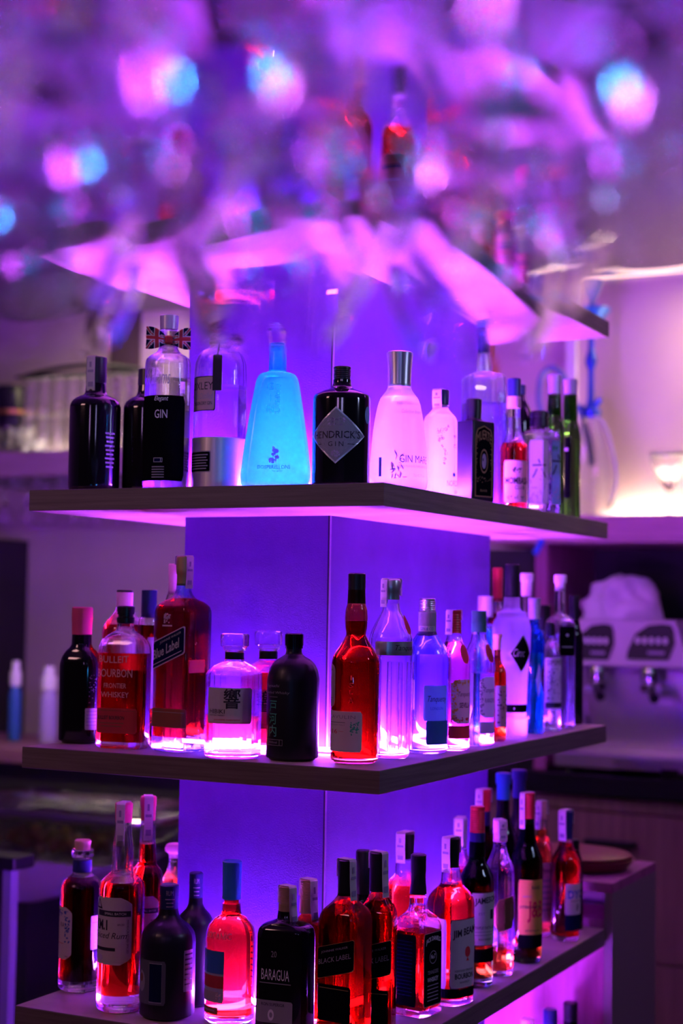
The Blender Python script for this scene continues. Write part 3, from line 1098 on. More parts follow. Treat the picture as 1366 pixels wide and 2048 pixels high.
G_MUERTE = pm('black_ceramic', (.010, .008, .018), .35)
bottle('square matte black gin bottle with a gold framed skull label', 2, 946,
       [(1001, 80), (995, 82), (850, 82), (843, 80), (840, 44), (836, 36)], G_MUERTE, x=-.055, rot=RD(68), dr=.9, rr=.14,
       cap=[capd([(842, 34), (834, 34), (834, 35), (799, 38), (797, 36)], C_BLACK, smooth=0)],
       labels=[dict(u=0, w=1.55, py=(851, 990), shape='arch', paper=pm('dark_print', (.004, .0035, .006), .8, spec=0), border=I_GOLD, bw=.015,
                    items=[('MUERTE', 0, .80, .13, I_GOLD, .84, dict(arc=.07)), ('#ring', 0, .50, .34, I_GOLD, .46, dict(th=.12)), ('#oval', 0, .50, .22, I_GREY, .26), ('#oval', -.06, .52, .05, I_BLACK, .07), ('#oval', .06, .52, .05, I_BLACK, .07),
                           ('#rect', 0, .43, .02, I_BLACK, .12), ('BLACK', 0, .09, .03, I_GOLD, .4), ('#blob', 0, .24, .10, I_GOLD, .8, dict(n=26, e=.018, seed=8)), ('#blob', -.42, .5, .5, I_GOLD, .06, dict(n=20, e=.016)), ('#blob', .42, .5, .5, I_GOLD, .06, dict(n=20, e=.016))])], group=G2)

bottle('tallest clear square bottle with a navy and blue stopper on the second shelf', 2, 965,
       [(1006, 86), (1000, 90), (752, 88), (744, 80), (739, 52), (736, 33), (700, 31), (688, 29)], G_CLEAR, x=-.150, rot=RD(40), dr=1.0, rr=.16, liquid=L_GIN, level=798, base=.014,
       cap=[capd([(700, 29.5), (649, 30)], C_NAVY, name='neck_foil'), capd([(649, 29), (644, 29.5), (638, 30), (635, 28)], C_BLUE, name='cap')],
       labels=[dict(u=1.55, w=1.0, py=(775, 830), name='mark', items=[('#blob', 0, .75, .4, I_BLUE, .8, dict(n=20, e=.07)), ]),
               dict(u=1.55, w=1.1, py=(820, 995), paper=P_BLUE, items=[('#rect', 0, .9, .04, P_TEAL, .7), ('#rect', 0, .8, .06, P_TEAL, .7), ('#blob', 0, .35, .4, P_NAVY, .8, dict(n=30, e=.05))])], group=G2)

bottle('red amber gin bottle with dark capsule and pale pink label', 2, 1026,
       [(1007, 52), (1000, 56), (893, 56), (880, 50), (868, 36), (850, 28), (830, 26), (795, 25)], G_CLEAR, x=-.06, rot=RD(58), liquid=L_RED, level=880,
       cap=[capd([(812, 27), (790, 27)], P_PINK, name='neck_band'), capd([(790, 26), (758, 27), (755, 24)], C_NAVY)],
       labels=[dict(u=-.35, w=2.0, py=(914, 993), paper=P_PINK, items=[('MOMBASA', .02, .52, .17, I_BLACK, .94, dict(bold=.03)), ('CLUB', .1, .36, .09, I_BLACK, .4), ('#blob', 0, .78, .10, I_BLACK, .3, dict(n=16, e=.02, el=2)), ('#blob', 0, .12, .08, I_BLACK, .7, dict(n=22, e=.018))])], group=G2)
bottle('dark green wine shaped bottle half hidden behind the red amber gin bottle', 2, 1036,
       [(1008, 58), (840, 58), (815, 48), (795, 30), (785, 25)], G_BLACK, x=-.15, cap=[capd([(800, 25.5), (768, 26)], C_NAVY)], group=G2)

bottle('hexagonal clear gin bottle with a black cap and a pale label', 2, 1077,
       [(1020, 84), (1012, 90), (872, 88), (864, 80), (857, 48), (852, 38), (846, 36)], G_CLEAR, x=-.062, vr=40, n=6, liquid=L_GIN, level=945, base=.012,
       cap=[capd([(858, 33), (851, 33), (851, 36), (838, 37), (838, 33), (833, 33), (833, 37), (823, 37), (821, 34)], C_BLACK, smooth=0)],
       labels=[dict(u=-.65, w=.95, py=(880, 1000), paper=P_WHITE, items=[('\u516d', 0, .55, .30, I_BLACK, .7)]),
               dict(u=.50, w=.95, py=(880, 1000), paper=P_TEAL, name='side_label', items=[('\u516d', -.1, .62, .34, I_BLACK, .8), ('#blob', -.3, .88, .06, I_GREEN, .3, dict(n=12, e=.05)), ('#rect', .3, .4, .006, I_BLACK, .3)]),
               dict(u=0, w=2.4, py=(945, 1010), name='engraving', off=.0008, items=[('#blob', 0, .5, .9, I_LILAC, .9, dict(n=60, e=.012, el=3.5, seed=4))])], group=G2)
for (cx_, x_, rt, lb) in ((1107, -.060, 30, 'green bottle with clear neck and lilac cork, beside the hexagonal gin bottle'), (1139, -.070, 40, 'green bottle at the far right end of the second shelf')):
    o_ = cx_ - 1107
    bottle(lb, 2, cx_, [(1026 + o_ * .05, 42), (860 + o_ * .3, 42), (845 + o_ * .3, 38), (825 + o_ * .3, 29), (800, 27), (780, 25), (766, 24)], G_GREEN, x=x_, rot=RD(rt), liquid=L_GIN, level=828 + o_ * .3,
           cap=[capd([(790, 25.5), (762 + o_ * .2, 26), (762 + o_ * .2, 28), (749 + o_ * .3, 29), (747 + o_ * .3, 27)], C_LILAC, smooth=0)],
           labels=[dict(u=-.9, w=1.2, py=(870, 985), paper=P_BLACK, items=[('#rect', 0, .8, .05, I_GREY, .6)])], group=G2)

# ------------------------------------------------------------------ third shelf
G3 = 'bottles on the third shelf'
bottle('dark green flask bottle with a raspberry cap, leftmost on the middle shelf', 3, 158,
       [(1489, 70), (1480, 82), (1335, 85), (1320, 80), (1304, 62), (1295, 46), (1288, 41), (1268, 40)], G_BLACK, rot=RD(12), dr=.8, rr=.8,
       cap=[capd([(1270, 41), (1244, 42), (1243, 43), (1216, 43), (1214, 41)], C_PINKRED, smooth=0)],
       labels=[dict(u=.95, w=.7, py=(1417, 1460), paper=P_WHITE, name='side_label', items=[('#rect', 0, .85 - .16 * i, .05, I_LILAC, .8) for i in range(5)]),
               dict(u=1.0, w=.5, py=(1345, 1410), name='embossed_pattern', items=[('#blob', 0, .5, .9, I_LILAC, .9, dict(n=40, e=.03))])], group=G3)
bottle('red whisky bottle with a pink cap and white label, behind the embossed flask', 3, 243,
       [(1462, 88), (1262, 88), (1250, 84), (1240, 72), (1228, 50), (1218, 36), (1210, 32)], G_CLEAR, y=.205, vr=20, liquid=L_RED, level=1245,
       cap=[capd([(1213, 33), (1184, 34)], P_PINK), capd([(1184, 33), (1180, 33)], C_BLACK, name='cap_top', smooth=0)],
       labels=[dict(u=.4, w=1.8, py=(1264, 1330), paper=P_WHITE)], group=G3)
bottle('dark whisky bottle with a navy capsule, behind and right of the pink capped one', 3, 292,
       [(1470, 44), (1252, 44), (1245, 42), (1236, 40), (1228, 31)], G_CLEAR, y=.155, vr=20, liquid=L_DARK, level=1246, cap=[capd([(1232, 30), (1222, 31), (1180, 31)], C_NAVY)],
       labels=[dict(u=.3, w=1.5, py=(1268, 1400), paper=P_GREY)], group=G3)
bottle('clear flask of red bourbon with embossed lettering and a black cork stopper', 3, 245,
       [(1499, 100), (1492, 106), (1306, 106), (1296, 104), (1284, 94), (1274, 76), (1266, 52), (1261, 38), (1254, 34), (1246, 33)], G_CLEAR, rot=RD(8), dr=.55, rr=.75, liquid=L_RED, level=1308, base=.012,
       cap=[capd([(1248, 28), (1246, 35), (1236, 36), (1234, 30), (1229, 30), (1229, 35), (1214, 36), (1212, 34)], C_BLACK, smooth=0, name='stopper')],
       labels=[dict(u=-.10, w=1.6, py=(1308, 1398), name='embossed_name', items=[('BULLEIT', -.05, .88, .15, P_PINK, .78, dict(arc=-.02)), ('BOURBON', -.02, .56, .18, P_PINK, .92), ('FRONTIER', 0, .28, .11, P_PINK, .58), ('WHISKEY', 0, .08, .12, P_PINK, .72)]),
               dict(u=-.05, w=1.72, py=(1418, 1468), paper=P_RED, items=[('BULLEIT BOURBON', -.12, .62, .15, I_BLACK, .66, dict(bold=.02)), ('#rect', -.1, .40, .04, P_BROWN, .6), ('#rect', -.1, .28, .04, P_BROWN, .5), ('#rect', 0, .9, .02, P_BROWN, .9)])], group=G3)
bottle('bottle with a slim pale pink neck, showing behind the tall square whisky', 3, 340,
       [(1468, 50), (1230, 50), (1215, 44), (1200, 34), (1180, 20)], G_CLEAR, y=.186, liquid=L_PALE, level=1235, cap=[capd([(1185, 20), (1150, 20), (1148, 21), (1130, 22), (1127, 20)], P_PINK, smooth=0)], group=G3)
bottle('tall square blue glass whisky bottle with a slanted label and gold foil top', 3, 360,
       [(1507, 108), (1500, 114), (1228, 114), (1216, 108), (1206, 86), (1197, 58), (1188, 42), (1178, 34), (1170, 33), (1165, 30)], glassm('bluish_glass', (.50, .70, 1.0)), rot=RD(-8), dr=.95, rr=.22, liquid=L_RED, level=1199, base=.026, thick=.004,
       cap=[capd([(1172, 32), (1150, 31), (1148, 34), (1138, 36), (1114, 36), (1112, 34)], C_GOLD, smooth=0, label='gold foil capsule')], strip=dict(a=.75, to=1178, w=.018, to2=1130),
       labels=[dict(u=-.10, w=2.05, py=(1272, 1328), shear=.42, paper=P_NAVY, border=I_LILAC, bw=.04, items=[('JOHNNIE WALKER', .10, .82, .11, I_SILVER, .6), ('Blue Label', -.02, .50, .36, I_SILVER, .74, dict(bold=.02)), ('#rect', 0, .15, .03, I_LILAC, .85)]),
               dict(u=-.10, w=.6, py=(1228, 1258), name='crest', items=[('#blob', 0, .65, .6, I_LILAC, .6, dict(n=34, e=.07)), ('#rect', 0, .14, .10, I_LILAC, .95)]),
               dict(u=.05, w=2.0, py=(1420, 1458), name='lower_label', paper=P_BROWN, items=[('#rect', 0, .8, .03, I_GREY, .9)]),
               dict(u=1.7, w=1.1, py=(1322, 1348), name='side_label', paper=P_RED)], group=G3)
HIB = dict(rr=1, liquid=L_PALE, base=.017)
for (cx_, yb, dx, lv, yy, lb) in ((465, 1519, 0, 1434, None, 'round faceted glass bottle of pale whisky with a wide clear stopper, in front'),
                                  (533, 1492, -5, 1340, .162, 'round faceted whisky bottle with clear stopper, behind its twin and the matte black bottle')):
    k_ = 1.0 if yy is None else .965
    S = [(yb, 108), (yb - 6, 114), (1352 + dx, 114), (1347 + dx, 110), (1336 + dx, 88), (1328 + dx, 58), (1323 + dx, 40), (1304 + dx, 37), (1302 + dx, 37)]
    bottle(lb, 3, cx_, [(a, b * k_) for a, b in S], G_CLEAR, y=yy, n=24, vr=-6, liquid=L_PALE if yy is None else L_RED, level=lv, base=.017, ang=8,
           cap=[capd([(1320 + dx, 39 * k_), (1305 + dx, 39 * k_)], C_BLACK, name='neck_band', smooth=0),
                capd([(1312 + dx, 26 * k_), (1302 + dx, 28 * k_), (1302 + dx, 44 * k_), (1296 + dx, 49 * k_), (1293 + dx, 57 * k_), (1271 + dx, 58 * k_), (1268 + dx, 56 * k_)], G_CLEAR, name='stopper', smooth=0, n=24)],
           labels=[dict(u=-.10, w=1.75, py=(1376 + dx, 1448 + dx), paper=P_WHITE if yy is None else P_PINK,
                        items=[('\u97ff', .08, .70, .56, I_BLACK, .34, dict(bold=.012)), ('HIBIKI', -.24, .34, .12, I_BLACK, .36), ('SUNTORY WHISKY', -.24, .23, .04, I_BLACK, .36), ('JAPANESE HARMONY', -.02, .10, .06, I_RED, .56), ('#rect', -.02, .03, .01, I_RED, .8)])], group=G3)
bottle('matte black round shouldered whisky bottle with faint foil lettering', 3, 584,
       [(1524, 94), (1516, 105), (1365, 106), (1348, 101), (1332, 88), (1320, 66), (1314, 46), (1310, 36), (1304, 32), (1296, 32)], G_MATTE, rot=0,
       cap=[capd([(1306, 31), (1298, 31), (1298, 36), (1292, 36), (1292, 38), (1269, 38), (1267, 35)], G_BLACK, smooth=0)],
       labels=[dict(u=-.35, w=1.5, py=(1364, 1500), items=[('Togouchi', -.05, .93, .055, I_GREY, .5, dict(shear=.2)), ('Blended Whisky', .05, .83, .05, I_GREY, .85, dict(shear=.2)), ('#rect', 0, .77, .006, I_GREY, .3), ('\u6238', 0, .63, .17, I_GREEN, .26), ('\u6cb3', 0, .45, .17, I_GREEN, .26), ('\u5185', 0, .27, .17, I_GREEN, .26),
                     ('#rect', 0, .10, .09, I_GREY, .62), ('#rect', 0, .10, .078, G_MATTE, .60), ('700ml', 0, .10, .03, I_GREY, .3)])], group=G3)
bottle('dark red single malt bottle with a white label and black capsule, at the shelf corner', 3, 708,
       [(1530, 84), (1520, 96), (1330, 97), (1318, 93), (1305, 80), (1292, 62), (1280, 48), (1270, 40), (1255, 44), (1238, 46), (1222, 44), (1207, 37), (1180, 35)], glassm('amber_tint_glass', (.80, .42, .26)), rot=RD(2), liquid=L_DEEP, level=1243,
       cap=[capd([(1208, 37), (1180, 35), (1148, 35.5), (1146, 33)], C_BLACK)],
       labels=[dict(u=-.85, w=.62, py=(1330, 1418), shape='pill', paper=P_GREY, name='oval_label', items=[('#rect', 0, .22, .008, I_BLACK, .5), ('#oval', 0, .86, .05, I_BLACK, .12), ('#rect', 0, .17, .006, I_BLACK, .4)]),
               dict(u=.25, w=.24, py=(1352, 1414), name='embossed_print', items=[('I', 0, .92, .14, P_RED, .2), ('S', 0, .68, .16, P_RED, .7), ('L', 0, .46, .12, P_RED, .6), ('A', 0, .2, .18, P_RED, .8)]),
               dict(u=-.28, w=2.0, py=(1424, 1505), paper=P_WHITE, items=[('LAGAVULIN', -.08, .86, .085, I_GREY, .88, dict(sp=1.1)), ('#rect', -.1, .72, .02, I_GREY, .5), ('SINGLE ISLAY MALT', -.1, .66, .03, I_GREY, .5), ('16', -.12, .50, .11, I_RED, .16), ('#rect', .05, .5, .008, I_RED, .12),
                    ('#blob', .34, .58, .30, I_GREEN, .16, dict(n=30, e=.014, el=2, seed=11)), ('#rect', -.1, .03, .006, I_GREY, .9)])], group=G3)

# fluted gin bottle
def flute(root, fm, H, wb, hz):
    mb = MB()
    for i in range(12):
        a = 2 * PI * i / 12
        pts = [((wb * .965) * math.cos(a), (wb * .965) * math.sin(a), hz(y_)) for y_ in (1502, 1480, 1400, 1325)]
        mb.tube(pts, [.003, .004, .0045, .004], 7)
    mb.build('flute', G_CLEAR, root)


bottle('fluted clear gin bottle with a metal cap, behind the dark red single malt', 3, 778,
       [(1519, 74), (1508, 80), (1322, 84), (1300, 88), (1282, 88), (1268, 82), (1250, 66), (1234, 50), (1222, 38), (1208, 33), (1198, 31)], G_CLEAR, vr=28, liquid=L_GIN, level=1310, base=.02,
       cap=[capd([(1200, 33), (1184, 34), (1183, 35), (1162, 36), (1158, 34)], C_STEEL, smooth=0)], strip=dict(a=-.9, to=1215, w=.018, flare=.002),
       labels=[dict(u=.15, w=2.8, py=(1284, 1312), paper=C_STEEL, name='metal_band', items=[('Tanqueray', .10, .5, .5, I_BLACK, .50, dict(shear=.35))]),
               dict(u=.50, w=.46, py=(1230, 1270), shape='oval', paper=P_RED, name='red_seal', off=.003), flute], group=G3)
TQ = [('Tanqueray', 0, .76, .16, I_BLACK, .85, dict(shear=.35, bold=.01))]
bottle('dark blue tinted gin bottle with a silver screw cap and pale blue label', 3, 851,
       [(1508, 82), (1499, 88), (1345, 88), (1332, 90), (1318, 88), (1300, 80), (1284, 62), (1272, 46), (1264, 36), (1235, 34)], G_STEEL, rot=RD(62), liquid=L_GIN, level=1310, base=.014,
       cap=[capd([(1274, 36), (1224, 36)], P_GREY, name='neck_sleeve'), capd([(1224, 33), (1223, 34), (1200, 34), (1197, 32)], C_SILVER, smooth=0, ridges=6)],
       labels=[dict(u=-.15, w=1.25, py=(1372, 1442), paper=P_TEAL, items=[('Tanqueray', .05, .60, .22, I_BLACK, .8, dict(shear=.35)), ('LONDON', 0, .35, .08, I_BLUE, .5)]),
               dict(u=-1.45, w=.5, py=(1361, 1420), paper=P_WHITE, name='back_label', items=[('#rect', 0, .85 - .13 * i, .04, I_LILAC, .8) for i in range(6)]),
               dict(u=.0, w=1.3, py=(1442, 1490), paper=P_BLUE, name='lower_label'),
               dict(on='neck_sleeve', u=-.7, w=2.2, py=(1253, 1264), paper=P_WHITE, name='neck_print', items=[('GIN & CO', 0, .5, .6, I_BLUE, .7)])], group=G3)
FLOW = dict(n=46, e=.035, seed=7)
bottle('pink gin bottle with a red screw cap and floral label', 3, 905,
       [(1502, 62), (1495, 67), (1350, 66), (1335, 68), (1322, 66), (1308, 58), (1294, 46), (1282, 34), (1272, 29), (1262, 28)], G_CLEAR, rot=RD(62), liquid=L_PINK, level=1285, base=.010,
       cap=[capd([(1267, 30), (1242, 30), (1240, 30), (1223, 30), (1221, 28)], C_RED, smooth=0, ridges=8)], strip=dict(a=-.7, to=1270, w=.017, to2=1240),
       labels=[dict(u=.05, w=1.7, py=(1360, 1448), shape='wave', paper=P_WHITE, items=[('Tanqueray', .05, .66, .14, I_BLACK, .6, dict(shear=.35)), ('SEVILLA', .05, .42, .12, I_BLACK, .5, dict(bold=.02)), ('#blob', -.36, .5, .9, P_YEL, .22, FLOW), ('#blob', 0, .93, .12, P_YEL, .8, dict(n=30, e=.03)), ('#blob', -.1, .08, .12, P_RED, .8, dict(n=30, e=.03))]),
               dict(u=0, w=1.9, py=(1452, 1478), paper=P_RED, name='lower_label'),
               dict(u=.12, w=.62, py=(1290, 1328), shape='oval', paper=P_RED, name='red_seal', off=.002)], group=G3)
bottle('clear gin bottle with a green screw cap and a grey bordered label', 3, 955,
       [(1493, 60), (1487, 65), (1350, 64), (1340, 67), (1325, 65), (1310, 57), (1295, 45), (1282, 34), (1270, 30), (1262, 29)], G_CLEAR, rot=RD(66), liquid=L_GIN, level=1348, base=.010,
       cap=[capd([(1265, 31), (1245, 32), (1224, 32), (1222, 30)], C_GREEN, smooth=0, ridges=8, rz=(.5, .95))],
       labels=[dict(u=.1, w=1.5, py=(1354, 1436), shape='wave', paper=P_WHITE, items=[('Tanqueray', .02, .66, .16, I_BLACK, .7, dict(shear=.35)), ('RANGPUR', .02, .42, .11, I_BLACK, .6), ('#blob', -.4, .5, .9, I_GREY, .15, FLOW)]),
               dict(u=.1, w=1.5, py=(1444, 1468), paper=P_GREY, name='lower_label'),
               dict(u=.12, w=.62, py=(1288, 1326), shape='oval', paper=P_RED, name='red_seal', off=.002)], group=G3)
bottle('bottle of blue liquid with a lilac screw cap, behind the green capped gin', 3, 968,
       [(1476, 62), (1310, 62), (1285, 50), (1265, 36), (1250, 31)], G_CLEAR, x=-.165, liquid=L_BLUE, level=1262, cap=[capd([(1236, 32), (1194, 33), (1192, 31)], C_LILAC, smooth=0, ridges=8)], group=G3)
bottle('small amber bottle with a cork and grey label, left of the frosted white bottle', 3, 993,
       [(1484, 35), (1480, 38), (1350, 37), (1338, 32), (1325, 18), (1312, 14), (1295, 13)], G_BROWN, rot=RD(60), liquid=L_AMBER, level=1345,
       cap=[capd([(1300, 14), (1278, 15), (1270, 20), (1268, 19)], C_CORK, smooth=0)],
       labels=[dict(u=.1, w=1.9, py=(1372, 1455), paper=P_GREY, items=[('#blob', 0, .5, .8, I_BLACK, .7, dict(n=36, e=.03, el=2))])], group=G3)
bottle('frosted white vodka bottle with a waist and a black diamond label', 3, 1021,
       [(1477, 64), (1470, 67), (1440, 67), (1436, 62), (1400, 64), (1360, 66), (1330, 70), (1295, 76), (1262, 77), (1245, 72), (1235, 62), (1226, 58), (1222, 40), (1212, 33), (1195, 32)], G_FROST, rot=RD(62), base=.014, liquid=None, level=1330, thick=.004,
       cap=[capd([(1196, 28), (1160, 28), (1158, 29), (1130, 29), (1128, 27)], C_BLACK, smooth=0)],
       labels=[dict(u=-.10, w=1.5, py=(1268, 1348), shape='diamond', paper=P_BLACK, border=I_SILVER, bw=.05, items=[('Ciroc', -.12, .52, .20, I_SILVER, .42, dict(shear=.2))]),
               dict(u=-.1, w=3.2, py=(1410, 1426), paper=P_BLACK, name='band', items=[('#oval', -.1, .5, .3, I_LILAC, .02)])], group=G3)
bottle('bright blue waisted bottle with a lilac cap, right of the frosted white bottle', 3, 1066,
       [(1475, 40), (1440, 42), (1400, 42), (1360, 28), (1330, 40), (1290, 44), (1270, 36), (1255, 22), (1240, 17)], G_BLUE, x=-.060, liquid=L_BLUE, level=1310,
       cap=[capd([(1240, 24), (1236, 27), (1198, 28), (1196, 26)], C_LILAC, smooth=0, ridges=8)],
       labels=[dict(u=.8, w=.7, py=(1330, 1400), shape='diamond', paper=P_WHITE)], group=G3)
bottle('clear bottle with a pale cork behind the lilac capped blue bottle', 3, 1051,
       [(1462, 58), (1250, 56), (1238, 44), (1228, 24), (1190, 22)], G_CLEAR, x=-.16, cap=[capd([(1195, 22), (1165, 23), (1163, 26), (1148, 27), (1146, 24)], C_WHITE, smooth=0)], liquid=L_GIN, level=1262, group=G3)
bottle('short round shouldered gin bottle with grey printed label, second from the right end', 3, 1099,
       [(1462, 42), (1458, 44), (1320, 44), (1300, 38), (1288, 26), (1280, 17), (1268, 16)], G_CLEAR, x=-.052, rot=RD(60), liquid=L_GIN, level=1330, cap=[capd([(1272, 17), (1245, 18)], C_BLACK)],
       labels=[dict(u=0, w=2.4, py=(1315, 1418), paper=P_WHITE, items=[('SIPSMITH', 0, .90, .10, I_BLACK, .8), ('#blob', 0, .5, .6, I_BLACK, .8, dict(n=120, e=.02)), ('#rect', 0, .08, .10, I_BLACK, .9)])], group=G3)
bottle('dark capped bottle seen between the blue bottle and the tall square one', 3, 1086,
       [(1458, 46), (1290, 44), (1275, 34), (1262, 24)], G_STEEL, x=-.142, cap=[capd([(1264, 25), (1212, 26), (1210, 24)], C_BLACK, smooth=0)], group=G3)
bottle('tall clear square vodka bottle with a white cap and a dark label', 3, 1118,
       [(1454, 58), (1448, 62), (1250, 61), (1242, 56), (1234, 40), (1228, 28), (1222, 26), (1175, 25)], G_CLEAR, rot=RD(52), dr=1, rr=.2, liquid=L_GIN, level=1312, base=.012, x=-.062,
       cap=[capd([(1182, 22), (1166, 23), (1166, 30), (1151, 31), (1149, 28)], C_WHITE, smooth=0)],
       labels=[dict(u=.1, w=1.5, py=(1252, 1310), paper=P_BLACK, items=[('#rect', 0, .3, .03, I_SILVER, .7), ('#oval', 0, .7, .1, I_SILVER, .2)])], group=G3)
bottle('black bottle at the far right end of the middle shelf', 3, 1146,
       [(1449, 38), (1290, 38), (1270, 34), (1255, 26), (1240, 21)], G_BLACK, x=-.076, cap=[capd([(1244, 21), (1192, 22), (1190, 20)], C_BLACK, smooth=0)], group=G3)
bottle('bottle with a red neck just right of the column edge on the middle shelf', 3, 992,
       [(1470, 44), (1250, 42), (1235, 36), (1215, 24), (1200, 20)], G_CLEAR, x=-.158, liquid=L_RED, level=1230, cap=[capd([(1205, 20), (1137, 21), (1135, 19)], C_RED, smooth=0)], y=None, group=G3)

# ------------------------------------------------------------------ fourth shelf
G4 = 'bottles on the fourth shelf'
bottle('round dark rum bottle with a cork and white scalloped label, leftmost on the fourth shelf', 4, 158,
       [(1987, 76), (1978, 84), (1790, 85), (1775, 81), (1762, 66), (1755, 48), (1750, 39), (1745, 37), (1718, 37), (1716, 44), (1704, 45), (1700, 38)], G_CLEAR, rot=RD(0), liquid=L_DARK, level=1757, base=.02,
       cap=[capd([(1704, 30), (1699, 31), (1684, 33), (1682, 31)], C_CORK, name='cork', smooth=0), capd([(1747, 38.5), (1722, 38.5)], C_NAVY, name='neck_foil', smooth=0)],
       labels=[dict(u=-.55, w=1.5, py=(1815, 1920), shape='wave', paper=P_WHITE, items=[('RA', .12, .66, .09, I_BLACK, .2), ('#blob', .34, .58, .5, I_BLUE, .18, dict(n=50, e=.025)), ('#blob', .1, .88, .12, I_BLUE, .5, dict(n=26, e=.025)), ('70cl', .32, .06, .03, I_BLACK, .12), ('#rect', -.05, .30, .01, I_RED, .5)]),
               dict(u=1.35, w=.5, py=(1832, 1900), paper=P_WHITE, name='side_label', items=[('#ring', 0, .15, .14, I_LILAC, .4), ('#rect', 0, .8, .03, I_LILAC, .7)])], group=G4)
KM = [('#tri', -.25, .90, .16, I_BLACK, .22), ('#tri', -.25, .895, .10, P_WHITE, .12), ('#rect', .10, .76, .085, I_BLACK, .75), ('SMALL BATCH', .15, .76, .035, I_WHITE, .45), ('KM.1', -.18, .585, .155, I_BLACK, .36, dict(bold=.04)),
      ('SPICED', .28, .60, .03, I_BLACK, .14), ('Spiced Rum', .0, .42, .12, I_BLACK, .8, dict(shear=.3)), ('#rect', -.1, .23, .05, I_BLACK, .55), ('HANDCRAFTED SPICED', .42, .42, .50, I_BLACK, .04, dict(v=-1)), ('#oval', -.2, .10, .10, I_LILAC, .2)]
bottle('orange red rum bottle with large white label and pink wax top, second from left', 4, 238,
       [(2028, 84), (2018, 92), (1785, 93), (1772, 88), (1762, 72), (1754, 54), (1748, 44), (1735, 43), (1700, 41), (1670, 34), (1655, 32), (1640, 31)], G_CLEAR, rot=RD(6), liquid=L_RED, level=1768, base=.03,
       cap=[capd([(1648, 33), (1628, 34), (1626, 35), (1610, 36), (1608, 34)], C_PINKRED, smooth=0)], strip=dict(a=-.35, to=1695, w=.017, mt=P_PINK),
       labels=[dict(u=-.12, w=2.15, py=(1795, 1930), shape='wave', paper=P_WHITE, items=KM)], group=G4)
bottle('rum bottle with pink wax top and white label, just behind the orange red one', 4, 288,
       [(1990, 60), (1980, 64), (1752, 65), (1742, 60), (1733, 48), (1726, 38), (1715, 35), (1680, 32), (1650, 29), (1640, 28)], G_CLEAR, y=.155, rot=RD(20), liquid=L_RED, level=1688, base=.03,
       cap=[capd([(1642, 29), (1616, 30), (1614, 32), (1598, 33), (1595, 31)], C_PINKRED, smooth=0)], strip=dict(a=.05, to=1680, w=.017, mt=P_PINK),
       labels=[dict(u=.1, w=2.0, py=(1785, 1900), shape='wave', paper=P_WHITE, items=KM)], group=G4)
bottle('bottle with a flared pink stopper, far back by the column foot', 4, 344,
       [(1985, 70), (1780, 68), (1768, 52), (1755, 34), (1730, 26), (1715, 24)], G_CLEAR, x=-.62, cap=[capd([(1722, 24), (1712, 26), (1706, 40), (1700, 42), (1692, 36), (1690, 32)], P_PINK, smooth=0, name='stopper')], liquid=L_PALE, level=1765, group=G4)
for (cx_, yb, w_, k_, yy, lb) in ((333, 2044, 110, 0, None, 'squat matte dark rum bottle with an old style grey label, front row'), (387, 2008, 80, -24, .176, 'squat matte dark rum bottle behind its twin, next to the blue capped bottle')):
    s_ = w_ / 110
    bottle(lb, 4, cx_, [(yb, w_ * .86), (yb - 8, w_), (1890 + k_, w_), (1872 + k_, w_ * .95), (1855 + k_, w_ * .74), (1842 + k_, w_ * .46), (1832 + k_, w_ * .36), (1820 + k_, w_ * .34), (1800 + k_, w_ * .33)], G_MATTE, y=yy, rot=RD(4),
           cap=[capd([(1835 + k_, w_ * .345), (1795 + k_, w_ * .335), (1793 + k_, w_ * .345), (1773 + k_, w_ * .35), (1771 + k_, w_ * .32)], C_NAVY, smooth=0)],
           labels=[dict(u=-.32, w=1.5, py=(1920 + k_, 2010 + k_), paper=pm('dark_grey_label', (.10, .10, .13), .6), items=[('#rect', .24, .5, .9, I_GREY, .34), ('#rect', .24, .5, .86, P_NAVY, .33), ('#oval', -.22, .5, .5, I_GREY, .3), ('#oval', -.22, .58, .2, P_BROWN, .14)]),
                   dict(u=1.35, w=.5, py=(1900 + k_, 1985 + k_), paper=P_WHITE, name='side_label', items=[('#rect', 0, .9 - .12 * i, .04, I_BLACK, .8) for i in range(7)]),
                   dict(on='cap', u=.55, w=1.2, py=(1780 + k_, 1830 + k_), name='cap_print', items=[('RUM', 0, .86, .2, I_LILAC, .6), ('#rect', 0, .6, .03, I_LILAC, .8), ('#rect', 0, .45, .03, I_LILAC, .6), ('#rect', 0, .3, .03, I_LILAC, .6)])], group=G4)
bottle('orange red aperitif bottle with a tall blue capsule', 4, 458,
       [(2052, 92), (2044, 100), (1885, 101), (1870, 98), (1855, 86), (1842, 64), (1836, 46), (1830, 40), (1812, 36)], G_CLEAR, rot=RD(0), liquid=L_RED, level=1806, base=.012,
       cap=[capd([(1803, 37), (1740, 38.5), (1726, 39), (1724, 37)], C_BLUE, smooth=0)],
       labels=[dict(u=-.42, w=1.4, py=(1902, 2006), paper=P_TEAL, items=[('#rect', 0, .78, .44, P_BLUE, 1.0), ('#rect', 0, .40, .24, P_RED, 1.0), ('#rect', -.1, .12, .18, P_GREY, .9), ('#blob', .35, .13, .1, P_WHITE, .15, dict(n=14, e=.02))]),
               dict(u=-.45, w=1.0, py=(2016, 2030), paper=P_BROWN, name='lower_label', items=[('#rect', 0, .5, .2, I_GREY, .7)]),
               dict(u=-.05, w=1.3, py=(1862, 1880), name='embossed_name', items=[('BOTANIC', 0, .5, .7, P_PINK, .9)])], group=G4)
